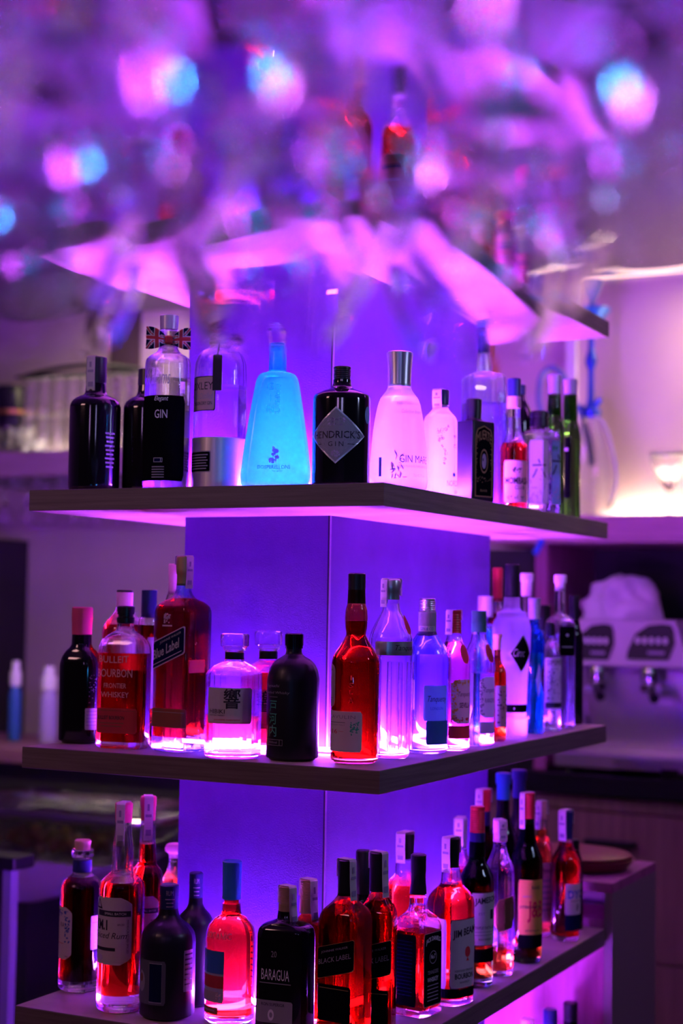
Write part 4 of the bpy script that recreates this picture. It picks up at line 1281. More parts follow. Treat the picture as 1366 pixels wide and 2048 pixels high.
for (cx_, yb, w_, k_, yy, lb) in ((569, 2076, 118, 0, None, 'squat black rum bottle with white lettering and an amber screw cap'), (612, 2030, 84, -14, .174, 'squat brown bottle with amber cap, behind the black lettered one')):
    bottle(lb, 4, cx_, [(yb, w_ * .92), (yb - 8, w_), (1880 + k_, w_ * .985), (1866 + k_, w_ * .95), (1854 + k_, w_ * .78), (1848 + k_, w_ * .5), (1842 + k_, w_ * .34), (1826 + k_, w_ * .31)],
           G_BLACK if yy is None else G_BROWN, y=yy, rot=RD(6), dr=.7, rr=.6, liquid=None if yy is None else L_DARK, level=None if yy is None else 1845,
           cap=[capd([(1838 + k_, 36), (1812 + k_, 36), (1811 + k_, 34.5), (1777 + k_, 35), (1775 + k_, 33)], C_GOLD, smooth=0, ridges=12, rz=(.42, .96))], strip=dict(a=.75, to=1856 + k_, w=.018, flare=.004),
           labels=[dict(u=-.18, w=1.35, py=(1905, 2046), items=[('BARAGUA', .05, .66, .16, I_WHITE, .80, dict(bold=.0)), ('#rect', .05, .535, .012, I_GREY, .9), ('20', 0, .96, .09, I_GREY, .16)]),
                   dict(u=-.18, w=1.5, py=(2006, 2052), paper=P_GREY, name='lower_label', items=[('#ring', -.05, .35, .5, I_WHITE, .16, dict(th=.5)), ('RON SUPERIOR', 0, .82, .14, I_BLACK, .6)])] if yy is None else [], group=G4)
for (cx_, yb, w_, k_, yy, rt, lb) in ((687, 2100, 108, 0, None, -4, 'tall square dark whisky bottle with a slanted black label, front row'), (752, 2045, 80, -15, .178, 14, 'square dark whisky bottle with slanted black label, behind its twin')):
    bottle(lb, 4, cx_, [(yb, w_ * .95), (yb - 8, w_), (1850 + k_, w_), (1832 + k_, w_ * .92), (1815 + k_, w_ * .66), (1802 + k_, w_ * .44), (1796 + k_, w_ * .36), (1780 + k_, w_ * .33)],
           glassm('amber_tint_glass'), y=yy, rot=RD(rt), dr=.95, rr=.3, liquid=L_DEEP, level=1812 + k_, base=.012,
           cap=[capd([(1796 + k_, 38), (1750 + k_, 37), (1730 + k_, 38), (1724 + k_, 38), (1722 + k_, 34)], C_BLACK, smooth=0)], strip=dict(a=.8, to=1806 + k_, w=.016, flare=.003, mt=P_TEAL),
           labels=[dict(u=0, w=2.0, py=(1890 + k_, 1955 + k_), shear=.28, paper=P_BLACK, border=I_GOLD, bw=.015, items=[('JOHNNIE WALKER', .0, .80, .09, I_GREY, .7), ('BLACK LABEL', 0, .52, .16, I_GREY, .85)]),
                   dict(u=0, w=1.7, py=(1975 + k_, 2050 + k_), name='lower_label', paper=pm('dark_print', (.004, .0035, .006), .8, spec=0), items=[('#rect', 0, .9, .02, I_GOLD, .9)])], group=G4)
bottle('bottle top with a black cap, right behind the second square dark whisky bottle', 4, 722,
       [(2010, 80), (1840, 78), (1815, 56), (1795, 34), (1780, 28)], G_BLACK, y=.245, cap=[capd([(1785, 29), (1706, 30), (1703, 28)], C_BLACK, smooth=0)], group=G4)
BEAM = lambda c, b, s, k: [(b, 80 * s), (b - 8, 86 * s), (1812 + k, 88 * s), (1802 + k, 86 * s), (1788 + k, 70 * s), (1776 + k, 48 * s), (1770 + k, 42 * s), (1750 + k, 40 * s), (1744 + k, 36 * s), (1730 + k, 34 * s)]
bottle('pale pink lit bourbon bottle with seal strip, behind the square black labelled one', 4, 806,
       BEAM(0, 2005, .95, -18), G_CLEAR, x=-.155, rot=RD(45), liquid=L_RED, level=1775, cap=[capd([(1722, 34), (1670, 37), (1667, 34)], C_BLACK, smooth=0)], strip=dict(a=-.5, to=1730, w=.020, to2=1690), group=G4)
bottle('square bourbon bottle with a black label wrap and black cap', 4, 833,
       [(2040, 92), (2030, 97), (1862, 96), (1850, 90), (1836, 66), (1826, 48), (1815, 42), (1800, 40)], G_CLEAR, rot=RD(80), dr=1, rr=.22, liquid=L_DARK, level=1868, base=.012,
       cap=[capd([(1793, 42), (1770, 36), (1752, 34), (1750, 36), (1713, 37), (1711, 33)], C_BLACK, smooth=0)],
       labels=[dict(u=-2.1, w=1.6, py=(1872, 2018), name='side_label', paper=pm('dark_print', (.004, .0035, .006), .8, spec=0), items=[('#rect', 0, .9 - .05 * i, .012, P_NAVY, .7) for i in range(16)]),
               dict(u=0, w=1.72, py=(1868, 2018), paper=P_BLACK, border=I_GREY, bw=.008, items=[('JACK DANIELS', 0, .87, .08, I_WHITE, .8, dict(arc=.04, bold=.01)), ('#ring', 0, .66, .18, I_GREY, .4, dict(th=.1)), ('No.7', 0, .67, .06, I_WHITE, .24), ('TENNESSEE', 0, .46, .05, I_GREY, .6), ('WHISKEY', 0, .36, .06, I_WHITE, .6)] + [('#rect', 0, .28 - .05 * i, .012, I_GREY, .6) for i in range(5)])], group=G4)
bottle('red bourbon bottle with a tall white label, right of the square black labelled one', 4, 899,
       [(2014, 88), (2006, 94), (1812, 96), (1802, 92), (1788, 74), (1776, 52), (1770, 46), (1750, 42), (1744, 38), (1735, 37)], G_CLEAR, rot=RD(72), liquid=L_RED, level=1772, base=.012, dr=1, rr=.7,
       cap=[capd([(1738, 33), (1715, 34), (1680, 37), (1677, 34)], C_BLACK, smooth=0)], strip=dict(a=-.65, to=1748, w=.020),
       labels=[dict(u=-.10, w=1.7, py=(1838, 1978), paper=P_WHITE, border=I_BLACK, bw=.012, items=[('JIM BEAM', 0, .80, .14, I_BLACK, .84, dict(bold=.03, tilt=.12)), ('#oval', .1, .52, .16, I_RED, .22), ('#tri', .1, .42, .06, I_RED, .12), ('KENTUCKY STRAIGHT', 0, .26, .03, I_BLACK, .7), ('BOURBON', 0, .18, .08, I_BLACK, .7, dict(bold=.03)), ('WHISKEY', 0, .09, .03, I_BLACK, .4)]),
               dict(u=-1.75, w=1.3, py=(1838, 1978), paper=P_WHITE, name='side_label', items=[('LEGACY', 0, .9, .03, I_LILAC, .6), ('FAMILY', 0, .8, .03, I_LILAC, .6)] + [('#oval', (-1) ** i * .15, .68 - .08 * i, .05, I_LILAC, .16) for i in range(7)]),
               dict(u=-.6, w=3.2, py=(1978, 1996), paper=P_BLACK, name='lower_label')], group=G4)
bottle('dark green whiskey bottle with a red cap and a cream label', 4, 951,
       [(1979, 60), (1970, 68), (1775, 70), (1760, 67), (1742, 52), (1728, 38), (1716, 33), (1680, 31)], G_DKGREEN, rot=RD(56), liquid=L_AMBER, level=1772, base=.02,
       cap=[capd([(1717, 32), (1668, 31)], C_NAVY, name='neck_foil'), capd([(1668, 31), (1618, 31), (1615, 29)], C_RED, smooth=0, ridges=10)],
       labels=[dict(u=.0, w=1.8, py=(1785, 1892), paper=P_WHITE, border=I_BLACK, bw=.012, items=[('JAMESON', .05, .84, .15, I_BLACK, .86, dict(bold=.03, tilt=.1)), ('#rect', .25, .58, .18, I_BLACK, .18), ('EST', -.15, .60, .05, I_GREY, .2), ('TRIPLE DISTILLED', 0, .34, .05, I_BLACK, .75), ('#rect', 0, .26, .01, I_GREY, .8), ('#rect', 0, .20, .01, I_GREY, .8), ('IRISH WHISKEY', 0, .12, .04, I_BLACK, .5)]),
               dict(u=0, w=3.0, py=(1898, 1925), paper=P_BLACK, name='lower_label')], group=G4)
bottle('bottle with a white seal strip, left of and behind the red capped green bottle', 4, 917,
       [(1962, 60), (1760, 58), (1740, 46), (1715, 30), (1700, 26)], G_CLEAR, x=-.162, liquid=L_RED, level=1750, cap=[capd([(1705, 26), (1640, 28), (1637, 25)], C_LILAC, smooth=0)], strip=dict(a=-.2, to=1700, w=.018), group=G4)
bottle('bottle with a red cap and pale seal strip, behind the faceted pink bottle', 4, 964,
       [(1935, 58), (1710, 56), (1690, 44), (1670, 30), (1655, 26)], G_DKGREEN, x=-.16, rot=RD(50), liquid=L_DARK, level=1668, cap=[capd([(1628, 27), (1584, 31), (1581, 28)], C_RED, smooth=0), capd([(1660, 27), (1628, 27)], C_NAVY, name='neck_foil')], strip=dict(a=-.6, to=1640, w=.020, to2=1610), group=G4)
bottle('clear faceted liqueur bottle with a pointed dark red label and pink cap', 4, 997,
       [(1955, 54), (1948, 58), (1770, 60), (1755, 60), (1735, 54), (1715, 38), (1700, 28), (1685, 24)], G_CLEAR, rot=RD(58), n=12, ang=10, liquid=L_AMBER, level=1905, base=.012,
       cap=[capd([(1686, 27), (1645, 31), (1642, 28)], P_PINK, smooth=0, ridges=4, rz=(.05, .5))], strip=dict(a=.4, to=1682, w=.018, flare=.002, mt=P_GREY),
       labels=[dict(u=-.1, w=1.7, py=(1796, 1860), shape='hex', shear=.22, paper=P_BROWN, border=I_GOLD, bw=.02)], group=G4)
for (cx_, x_, tp, lb) in ((1003, -.158, 1548, 'dark wine bottle with a shiny blue capsule, back row of the fourth shelf'), (1035, -.165, 1541, 'dark wine bottle with a navy capsule, right of the blue capsuled one')):
    bottle(lb, 4, cx_, [(1915, 62), (1700, 60), (1680, 52), (1655, 34), (1630, 26), (1600, 25)], G_BLACK, x=x_, cap=[capd([(1606, 26), (tp + 24, 26), (tp + 24, 30), (tp + 2, 31), (tp, 29)], C_BLUE if cx_ < 1020 else C_NAVY, smooth=0)], group=G4)
bottle('dark green whisky bottle with a yellow label and red cap', 4, 1052,
       [(1929, 56), (1918, 62), (1735, 64), (1722, 62), (1705, 50), (1690, 38), (1670, 32), (1650, 29), (1635, 27)], G_DKGREEN, rot=RD(50), liquid=L_AMBER, level=1730, base=.012,
       cap=[capd([(1640, 28), (1612, 28), (1610, 29), (1594, 29), (1592, 31), (1588, 31)], C_RED, smooth=0)], strip=dict(a=-.7, to=1660, w=.014, flare=.001),
       labels=[dict(u=-.1, w=1.9, py=(1760, 1870), paper=P_YEL, items=[('J&B', .12, .42, .40, I_RED, .62, dict(bold=.03)), ('JUSTERINI & BROOKS', -.05, .50, .065, I_BLACK, .8, dict(bold=.02)), ('RARE', .1, .86, .06, I_BLACK, .3), ('A BLEND OLD', -.2, .70, .04, I_GREY, .3), ('BLENDED SCOTCH', 0, .08, .03, I_BLACK, .5)]),
               dict(u=-.1, w=1.9, py=(1870, 1896), paper=P_BLACK, name='lower_label')], group=G4)
bottle('pink lit whisky bottle with curled seal strip, right of the yellow labelled one', 4, 1082,
       [(1905, 34), (1898, 40), (1722, 42), (1706, 38), (1690, 28), (1678, 22), (1660, 20), (1640, 18)], G_CLEAR, x=-.104, rot=RD(66), liquid=L_PALE, level=1668, base=.01,
       cap=[capd([(1645, 18), (1606, 19), (1604, 18)], C_CORK, smooth=0)], strip=dict(a=-.7, to=1666, w=.018, flare=.006),
       labels=[dict(u=0, w=2.0, py=(1740, 1870), paper=P_PINK, items=[('Dewars', -.1, .88, .10, I_BLACK, .8, dict(shear=.2))] + [('#rect', 0, .7 - .1 * i, .02, I_GREY, .8) for i in range(6)])], group=G4)
bottle('whisky bottle with white and navy label at the right end of the fourth shelf', 4, 1130,
       [(1884, 54), (1876, 58), (1735, 60), (1722, 56), (1708, 44), (1698, 32), (1690, 28), (1678, 26)], G_CLEAR, rot=RD(56), liquid=L_RED, level=1690, base=.01,
       cap=[capd([(1680, 26), (1650, 28), (1625, 30), (1622, 27)], C_NAVY, smooth=0)], strip=dict(a=-.5, to=1684, w=.020, to2=1650),
       labels=[dict(u=.2, w=1.7, py=(1768, 1830), paper=P_WHITE, items=[('DYC', -.02, .66, .28, I_BLUE, .76, dict(bold=.04)), ('#rect', 0, .45, .015, I_BLACK, .6), ('8', .05, .24, .22, I_BLACK, .14)]),
               dict(u=.2, w=1.7, py=(1830, 1862), paper=P_NAVY, name='lower_label')], group=G4)
bottle('dark bottle peeping out behind the hot pink whisky bottle', 4, 1146,
       [(1872, 40), (1730, 38), (1715, 30), (1702, 22)], G_BLACK, x=-.066, y=None, cap=[capd([(1706, 22), (1682, 22), (1680, 20)], C_BLACK, smooth=0)], group=G4)

# ------------------------------------------------------------------ lowest shelf: only three tops in view
G5 = 'bottles on the lowest shelf'
def low(lb, cx_, tp, w_, x_, capm, gl, hh, liq=None):
    b = at(cx_, tp, x=x_)
    mpp = (b - CAMP).dot(FW) / FPX
    by = tp + (b.z - ZS[5]) / mpp
    L = by - tp
    bottle(lb, 5, cx_, [(by, w_ * 2.6), (by - L * .62, w_ * 2.6), (by - L * .70, w_ * 2.1), (by - L * .77, w_ * 1.3), (by - L * .83, w_), (by - L * .9, w_ * .96)], gl, x=x_,
           cap=[capd([(by - L * .86, w_ * .98), (by - L * .99, w_), (tp, w_ * .92)], capm, smooth=0)], group=G5)
low('bottle top with a dark cap, leftmost dark one on the lowest shelf', 1098, 2022, 29, -.07, C_NAVY, G_BLACK, 0)
low('bottle top with a black capsule, rightmost on the lowest shelf', 1139, 2008, 29, -.07, C_BLACK, G_BLACK, 0)
low('small pale pink cap at the bottom edge of the photo', 1053, 2040, 27, -.16, P_PINK, G_BLACK, 0)

# ------------------------------------------------------------------ top shelf: bottles half hidden by the blurred glasses
G1 = 'bottles on the top shelf'
rnd = random.Random(4)
TOPS = [('red capped whisky bottle on the top shelf, third from its far right end', .62, C_RED, G_CLEAR, L_RED, .29), ('amber bottle on the top shelf beside the pink lit corner', .22, C_BLACK, G_CLEAR, L_AMBER, .30),
        ('clear bottle with pink top at the far right end of the top shelf', 1.06, C_LILAC, G_CLEAR, L_GIN, .30), ('pink liqueur bottle in the middle of the top shelf right side', .84, C_PINKRED, G_CLEAR, L_PINK, .27),
        ('dark bottle with a red neck on the top shelf, halfway along the right side', .42, C_RED, G_BROWN, L_RED, .31)]
def plain(lb, x_, y_, capm, gl, liq, hh, zs, grp):
    root = empty('bottle', (x_, y_, zs + .0003), 0, lb, 'bottle', grp)
    P = pchip([(0, .036), (.004, .039), (hh * .56, .039), (hh * .63, .034), (hh * .70, .020), (hh * .76, .014), (hh * .93, .0135)])
    fm = Form(P)
    mb = MB(); fm.mesh(mb)
    Form([(hh * .62, .0365 - .004)] + [(h, w_ - .003) for h, w_ in P if hh * .625 < h < hh * .92]).mesh(mb, flip=True)
    mb.build('glass', gl, root)
    if liq:
        mb = MB(); Form([(.012, .030), (.014, .0355), (hh * .56, .0355), (hh * .615, .0325)]).mesh(mb); mb.build('liquid', liq, root)
    mb = MB(); mb.lathe([(hh * .84, .0145), (hh - .001, .0155), (hh, .0145)], n=24); mb.build('cap', capm, root)
    add_label(fm, hh, dict(u=0, w=2.0, z=(.15, .42), paper=P_BROWN, items=[('#rect', 0, .7, .1, I_BLACK, .6), ('#rect', 0, .4, .03, I_GREY, .6)]), root, fm.wb)
    return root
for lb, y_, cm_, gl_, lq_, hh in TOPS:
    plain(lb, -.075, y_, cm_, gl_, lq_, hh, ZS[1], G1)
for lb, x_, cm_, gl_, lq_, hh in (('clear bottle on the left side of the top shelf, hidden behind glasses', -.62, C_SILVER, G_CLEAR, L_GIN, .29), ('red bottle on the left side of the top shelf, behind the glasses', -.45, C_BLACK, G_CLEAR, L_RED, .30), ('green bottle near the front corner of the top shelf, behind the glasses', -.28, C_BLACK, G_GREEN, L_GIN, .31), ('brown bottle at the front corner of the top shelf', -.12, C_GOLD, G_BROWN, L_AMBER, .28)):
    plain(lb, x_, .09, cm_, gl_, lq_, hh, ZS[1], G1)

# ------------------------------------------------------------------ counter block beside the column
q = at(1225, 1768, y=1.262)
BX1, BZ = q.x, q.z
blk = empty('side_cabinet', (BX1, 1.262, FLOOR), 0, 'low wooden cabinet block right of the column, with a red tray on its top', 'cabinet')
def child(mb, name, mt, parent, **k):
    o = mb.build(name, mt, parent, **k)
    o.matrix_parent_inverse = Matrix.Translation(-parent.location) if parent.rotation_euler.z == 0 else parent.matrix_world.inverted()
    return o
bx0 = -.62
t_ = .02
child(MB().box((bx0, 1.262, BZ - .022), (BX1, 1.64, BZ)), 'worktop', WOODG, blk, smooth=False)
child(MB().box((BX1 - t_, 1.263, FLOOR + .001), (BX1 - .0005, 1.639, BZ - .0225)), 'side_panel', pm('dark_wood_side', (.20, .15, .16), .6), blk, smooth=False)
child(MB().box((bx0, 1.45, ZS[4] + .02), (BX1 - t_ - .001, 1.46, BZ - .0225)), 'back_panel', pm('dark_wood', (.10, .05, .06), .6), blk, smooth=False)
child(MB().box((bx0, 1.263, FLOOR + .001), (BX1 - t_ - .001, 1.275, ZS[4] - .03)), 'front_panel', WOODG, blk, smooth=False)
child(MB().box((bx0, 1.264, ZS[4] - .029), (BX1 - t_ - .001, 1.449, ZS[4] + .019)), 'inner_shelf', WOODG, blk, smooth=False)
# wedge where the fourth shelf meets the cabinet
# red tray
q = at(1225, 1735, z=BZ + .03)
tr = empty('serving_tray', (BX1 - .17, 1.45, BZ + .0005), 0, 'dark red oval tray lying on top of the low cabinet', 'tray')
mb = MB()
def oval(cx_, cy_, a, b, z, n=36): return [(cx_ + a * math.cos(2 * PI * i / n), cy_ + b * math.sin(2 * PI * i / n), z) for i in range(n)]
mb.loft([oval(0, 0, .13, .10, 0), oval(0, 0, .145, .115, .004), oval(0, 0, .165, .135, .028), oval(0, 0, .160, .130, .028), oval(0, 0, .142, .112, .010)])
mb.build('tray_dish', pm('dark_red_lacquer', (.20, .02, .03), .4), tr)
mb = MB(); mb.loft([oval(0, 0, .155, .125, .028), oval(0, 0, .158, .128, .036), oval(0, 0, .150, .120, .040)])
mb.build('lid', pm('red_lid', (.24, .03, .05), .45), tr)

# ------------------------------------------------------------------ right back unit
YF = 3.0
fz1, fz0 = .606, .509
wu = tag(MB().box((-1.05, YF, fz0), (1.2, WY - .001, fz1)).build('wall_shelf', noisy('violet_brown_wood', (.36, .20, .24), (.48, .28, .32), (4, 4, 60), .6), smooth=False), 'thick wooden bar shelf along the back wall, carrying the water pipe', 'shelf')
q = at(1085, 1200, y=YF)
up = empty('back_bar_niche', (0, WY, -.30), 0, 'dark open niche with a wooden divider above the back counter', 'niche')
for nm_, a_, b_, mt_ in (('back_panel', (-1.6, WY - .03, -.30), (1.2, WY - .002, fz0 - .001), DARK), ('divider', (q.x - .035, YF + .02, -.30), (q.x + .01, WY - .031, fz0 - .001), WOODG)):
    child(MB().box(a_, b_), nm_, mt_, up, smooth=False)
q = at(1076, 1093, y=YF)
mb = MB(); mb.tube([at(1085, 1078, y=YF - .02), at(1078, 1092, y=YF - .02), at(1070, 1108, y=YF - .02)], .011, 8)  # blue LED piece, its glow given as plain blue colour
tag(mb.build('blue_led_piece', pm('blue_led_colour', (.02, .12, .70), .5)), 'bright blue LED piece under the wooden bar shelf', 'hose')
cz1 = -.303
tag(MB().box((-1.62, YF - .03, cz1 - .075), (1.2, WY - .031, cz1), ch=.004).build('back_counter', BLACKM, smooth=False), 'black stone counter top along the back wall under the coffee machine', 'counter')
dr_ = empty('drawer_cabinet', (-.2, YF, FLOOR), 0, 'brown wooden drawer cabinet below the black back counter', 'cabinet')
child(MB().box((-1.62, YF + .02, FLOOR + .001), (1.2, WY - .04, cz1 - .076)), 'body', WOODG, dr_, smooth=False)
pz = [(cz1 - .078, cz1 - .125), (cz1 - .132, -.93), (-.937, FLOOR + .04)]
def dk(c): return c
DW = noisy('drawer_wood', (.16, .075, .085), (.24, .12, .13), (30, 30, 1.6), .6)
for i, (a_, b_) in enumerate(pz):
    dfr = child(MB().box((-1.6, YF, b_), (1.18, YF + .019, a_), ch=.002), 'drawer_front', DW, dr_, smooth=False)
h0, h1 = at(1168, 1682, y=YF - .02), at(1270, 1686, y=YF - .02)
mb = MB(); mb.box((h0.x, YF - .03, h0.z - .012), (h1.x, YF - .001, h0.z + .010), ch=.003)
child(mb, 'handle', C_BLACK, dr_, smooth=False)

# coffee machine
mx0 = at(1135, 1300, y=YF).x
em = empty('espresso_machine', (-.3, YF + .1, cz1), 0, 'steel two group espresso machine with black button panels and a cloth on top', 'coffee machine')
zt = at(1250, 1240, y=YF).z; zb_ = at(1250, 1332, y=YF).z; zl = at(1250, 1448, y=YF).z; zf = at(1250, 1520, y=YF).z
mx1 = at(1346, 1240, y=YF).x
mb = MB()
mb.add([(mx0, YF, zb_), (mx1 + .06, YF, zb_), (mx1, YF + .03, zt), (mx0, YF + .03, zt), (mx0, YF + .45, zb_), (mx1 + .06, YF + .45, zb_), (mx1, YF + .40, zt), (mx0, YF + .40, zt)],
       [(0, 1, 2, 3), (5, 4, 7, 6), (1, 5, 6, 2), (4, 0, 3, 7), (3, 2, 6, 7), (4, 5, 1, 0)])
child(mb, 'head_panel', pm('satin_panel', (.62, .54, .60), .5, .1), em, smooth=False)
child(MB().box((mx0 - .03, YF + .16, cz1 + .03), (mx1 + .05, YF + .44, zb_ - .001), ch=.01), 'body', STEELM, em, smooth=False)
child(MB().box((mx0 - .04, YF - .02, cz1 + .02), (mx1 + .08, YF + .44, cz1 + .075), ch=.006), 'drip_tray', STEELM, em, smooth=False)
for x_ in (mx0, mx1 + .02):
    for y_ in (YF + .03, YF + .38):
        mb = MB(); mb.lathe([(0, .02), (.021, .014)], (x_, y_, cz1), 12); child(mb, 'foot', C_BLACK, em)
for (xa, xb) in ((1146, 1226), (1253, 1348)):
    A, B = at(xa, 1288, y=YF), at(xb, 1288, y=YF)
    za, zc_ = at(xa, 1318, y=YF).z, at(xa, 1246, y=YF).z
    L_, W_ = (zc_ - za), B.x - A.x
    # panel outline with a rounded upper left corner
    out = [(0, 0), (.88, 0), (1, .45), (.97, .80), (.90, .97), (.72, 1.0), (.42, .95), (.16, .70), (.02, .25)]
    slope = .03 / (zt - zb_)
    V, F = [], []
    for o_ in (.0, -.006):
        for u_, v_ in out:
            z_ = za + v_ * L_
            V.append((A.x + u_ * W_, YF + (z_ - zb_) * slope - .0005 + o_, z_))
    n_ = len(out)
    F = [tuple(range(n_))[::-1], tuple(range(n_, 2 * n_))] + [(i, (i + 1) % n_, n_ + (i + 1) % n_, n_ + i) for i in range(n_)]
    pn = link('button_panel', V, F, C_BLACK, em, False)
    pn.matrix_parent_inverse = Matrix.Translation(-em.location)
    for i in range(5):
        x_ = A.x + W_ * (.22 + .145 * i); z_ = za + L_ * .52
        mb = MB(); mb.lathe([(0, .0085), (.004, .008)], n=10)
        b_ = mb.build('button', C_WHITE, pn)
        b_.location = (x_, YF + (z_ - zb_) * slope - .0065, z_); b_.rotation_euler = (PI / 2, 0, 0); b_.scale = (1, 1.5, 1)
    mb = MB(); mb.box((A.x + W_ * .45, YF - .009 + L_ * .18 * slope, za + L_ * .15), (A.x + W_ * .8, YF - .004 + L_ * .2 * slope, za + L_ * .23))
    b_ = mb.build('display', pm('grey_plastic', (.40, .34, .44), .5), pn, smooth=False)
for px_ in (1195, 1300):
    c = at(px_, 1350, y=YF + .06)
    mb = MB(); mb.lathe([(-.035, .030), (-.03, .034), (0, .034), (.02, .030)], (c.x, c.y, zb_ - .022), 20); child(mb, 'group_head', CHROME, em)
    mb = MB(); mb.lathe([(-.03, .022), (-.028, .033), (-.002, .036)], (c.x, c.y, zb_ - .062), 20)
    mb.tube([(c.x, c.y - .03, zb_ - .072), (c.x + .02, c.y - .07, zb_ - .085)], .007)
    pf = child(mb, 'portafilter', CHROME, em)
    mb = MB(); mb.tube([(c.x + .02, c.y - .07, zb_ - .085), (c.x + .035, c.y - .10, zb_ - .095), (c.x + .055, c.y - .14, zb_ - .105)], [.010, .014, .017], 10)
    h_ = mb.build('handle', C_BLACK, pf)
for px_ in (1178, 1318):
    c = at(px_, 1378, y=YF - .02)
    mb = MB(); mb.lathe([(-.014, .005), (-.008, .014), (.008, .014), (.014, .005)], tuple(c), 14); child(mb, 'steam_knob', C_LILAC, em)
    mb = MB(); mb.tube([(c.x, YF + .16, c.z), (c.x, YF - .006, c.z)], .005); child(mb, 'knob_shaft', CHROME, em)
mb = MB(); mb.tube([at(1172, 1400, y=YF + .02), at(1176, 1430, y=YF - .01), at(1178, 1458, y=YF - .01)], .005); child(mb, 'steam_wand', CHROME, em)

# clear box below, standing on the counter in front of the machine
q0, q1 = at(1212, 1452, y=YF - .12), at(1350, 1522, y=YF - .12)
bxo = empty('clear_box', ((q0.x + q1.x) / 2, YF - .025, cz1), 0, 'transparent plastic box with small dark packets in front of the coffee machine', 'box')
CZ = cz1 + .0006
# counter is deep enough only behind its front edge: the box stands on it
for nm_, a_, b_, mt_ in (('tub', (q0.x, YF - .028, CZ), (q1.x, YF - .024, CZ + .062), G_CLEAR), ('rim', (q0.x - .004, YF - .029, CZ + .0625), (q1.x + .004, YF - .0215, CZ + .068), C_LILAC), ):
    child(MB().box(a_, b_), nm_, mt_, bxo, smooth=False)
mb = MB(); mb.box((q1.x - .075, YF - .0235, CZ), (q1.x - .012, YF - .0212, CZ + .034)); child(mb, 'packet', C_BLACK, bxo, smooth=False)

# crumpled cloth on the machine
def crumple(name, c, a, b, h, seed, n=44, amp=.030, fr=9):
    V, F = [], []
    for j in range(n + 1):
        for i in range(2 * n):
            t = PI / 2 * j / n; p_ = 2 * PI * i / (2 * n)
            v = Vector((math.sin(t) * math.cos(p_), math.sin(t) * math.sin(p_), math.cos(t)))
            P_ = Vector((v.x * a, v.y * b, v.z * h))
            q_ = P_ * fr + Vector((seed, 0, 0))
            k = 1 - abs(noise.noise(q_)) * 2.2
            P_ += v * amp * (k - .3) + v * amp * .5 * noise.noise(q_ * 2.3)
            P_.z = max(P_.z, 0)
            V.append(P_)
    m_ = 2 * n
    for j in range(n):
        for i in range(m_):
            F.append((j * m_ + i, (j + 1) * m_ + i, (j + 1) * m_ + (i + 1) % m_, j * m_ + (i + 1) % m_))
    F.append(tuple(n * m_ + i for i in range(m_))[::-1])
    return link(name, V, F, CLOTH, None, True, 180, loc=c)
c0 = at(1250, 1240, y=YF + .2)
tag(crumple('cloth', (c0.x - .005, YF + .2, zt + .001), .145, .12, .145, 3.1), 'crumpled white cloth heaped on top of the coffee machine', 'cloth')

# ------------------------------------------------------------------ water pipe on the wooden bar shelf
YH = 3.22
def hp(px, py): return at(px, py, y=YH)
hb = hp(1180, 1030)
hz0 = fz1 + .0006
hk = empty('hookah', (hb.x, YH, hz0), 0, 'blue water pipe with a clear glass vase and long hose on the bar shelf', 'water pipe')
ms = (hb - CAMP).dot(FW) / FPX
HZ = lambda py: (hp(1180, py).z - hz0)
zz = lambda py: max(0, HZ(py) + (.0 if py < 1000 else 0))
gl = [(0, 44), (.004, 50), (zz(1000), 47), (zz(950), 44), (zz(900), 36), (zz(860), 24), (zz(835), 17), (zz(822), 15)]
P_ = pchip([(h, w_ * ms) for h, w_ in gl])
mb = MB(); mb.lathe(P_, n=32); mb.lathe([(h + (.003 if i == 0 else 0), w_ - .0035) for i, (h, w_) in enumerate(P_)], n=32, flip=True)
mb.build('vase', G_CLEAR, hk)
HB = pm('blue_anodised', (.02, .07, .42), .35, .5)
mb = MB()
st = [(835, 18), (822, 21), (818, 12), (800, 7), (760, 6), (740, 6), (728, 11), (722, 12), (712, 10), (700, 6), (680, 6), (640, 7)]
mb.lathe([(HZ(a_), b_ * ms) for a_, b_ in st], n=20)
mb.build('stem', HB, hk)
off = (hp(1198, 625) - hp(1180, 625)).x
mb = MB()
mb.lathe([(HZ(652), 6 * ms), (HZ(648), 12 * ms), (HZ(636), 26 * ms), (HZ(622), 38 * ms), (HZ(618), 38 * ms), (HZ(630), 22 * ms), (HZ(634), 8 * ms)], (0, 0, 0), 28)
mb.build('ash_tray', pm('blue_enamel', (.02, .16, .50), .3, .2), hk)
mb = MB(); mb.lathe([(HZ(618) - .02, 8 * ms), (HZ(600), 8 * ms), (HZ(585), 16 * ms), (HZ(566), 22 * ms), (HZ(560), 22 * ms), (HZ(566), 18 * ms)], (0, 0, 0), 20)
mb.build('bowl', pm('blue_clay', (.10, .16, .40), .6), hk)
for sg, (a_, b_) in ((1, (1200, 797)), (-1, (1160, 812))):
    mb = MB()
    e_ = hp(a_, b_) - Vector((hb.x, YH, hz0)); s_ = hp(1183, 830) - Vector((hb.x, YH, hz0))
    mb.tube([(0, 0, s_.z), (e_.x, 0, e_.z)], .010, 10)
    mb.build('hose_port', HB, hk)
def rel(pts): return [hp(*p_) - Vector((hb.x, YH, hz0)) for p_ in pts]
mb = MB()
mb.tube(spline([v + Vector((0, .03, 0)) for v in rel([(1178, 930), (1172, 880), (1160, 835), (1138, 790), (1120, 748), (1098, 733), (1078, 748), (1072, 785), (1076, 820), (1090, 860)])], 8), .011, 8)
mb.build('hose', pm('grey_blue_hose', (.14, .20, .40), .5), hk)
mb = MB()
mb.tube(spline([v + Vector((0, -.02, 0)) for v in rel([(1190, 832), (1212, 850), (1228, 900), (1236, 950), (1230, 990), (1218, 1015)])], 8), .006, 8)
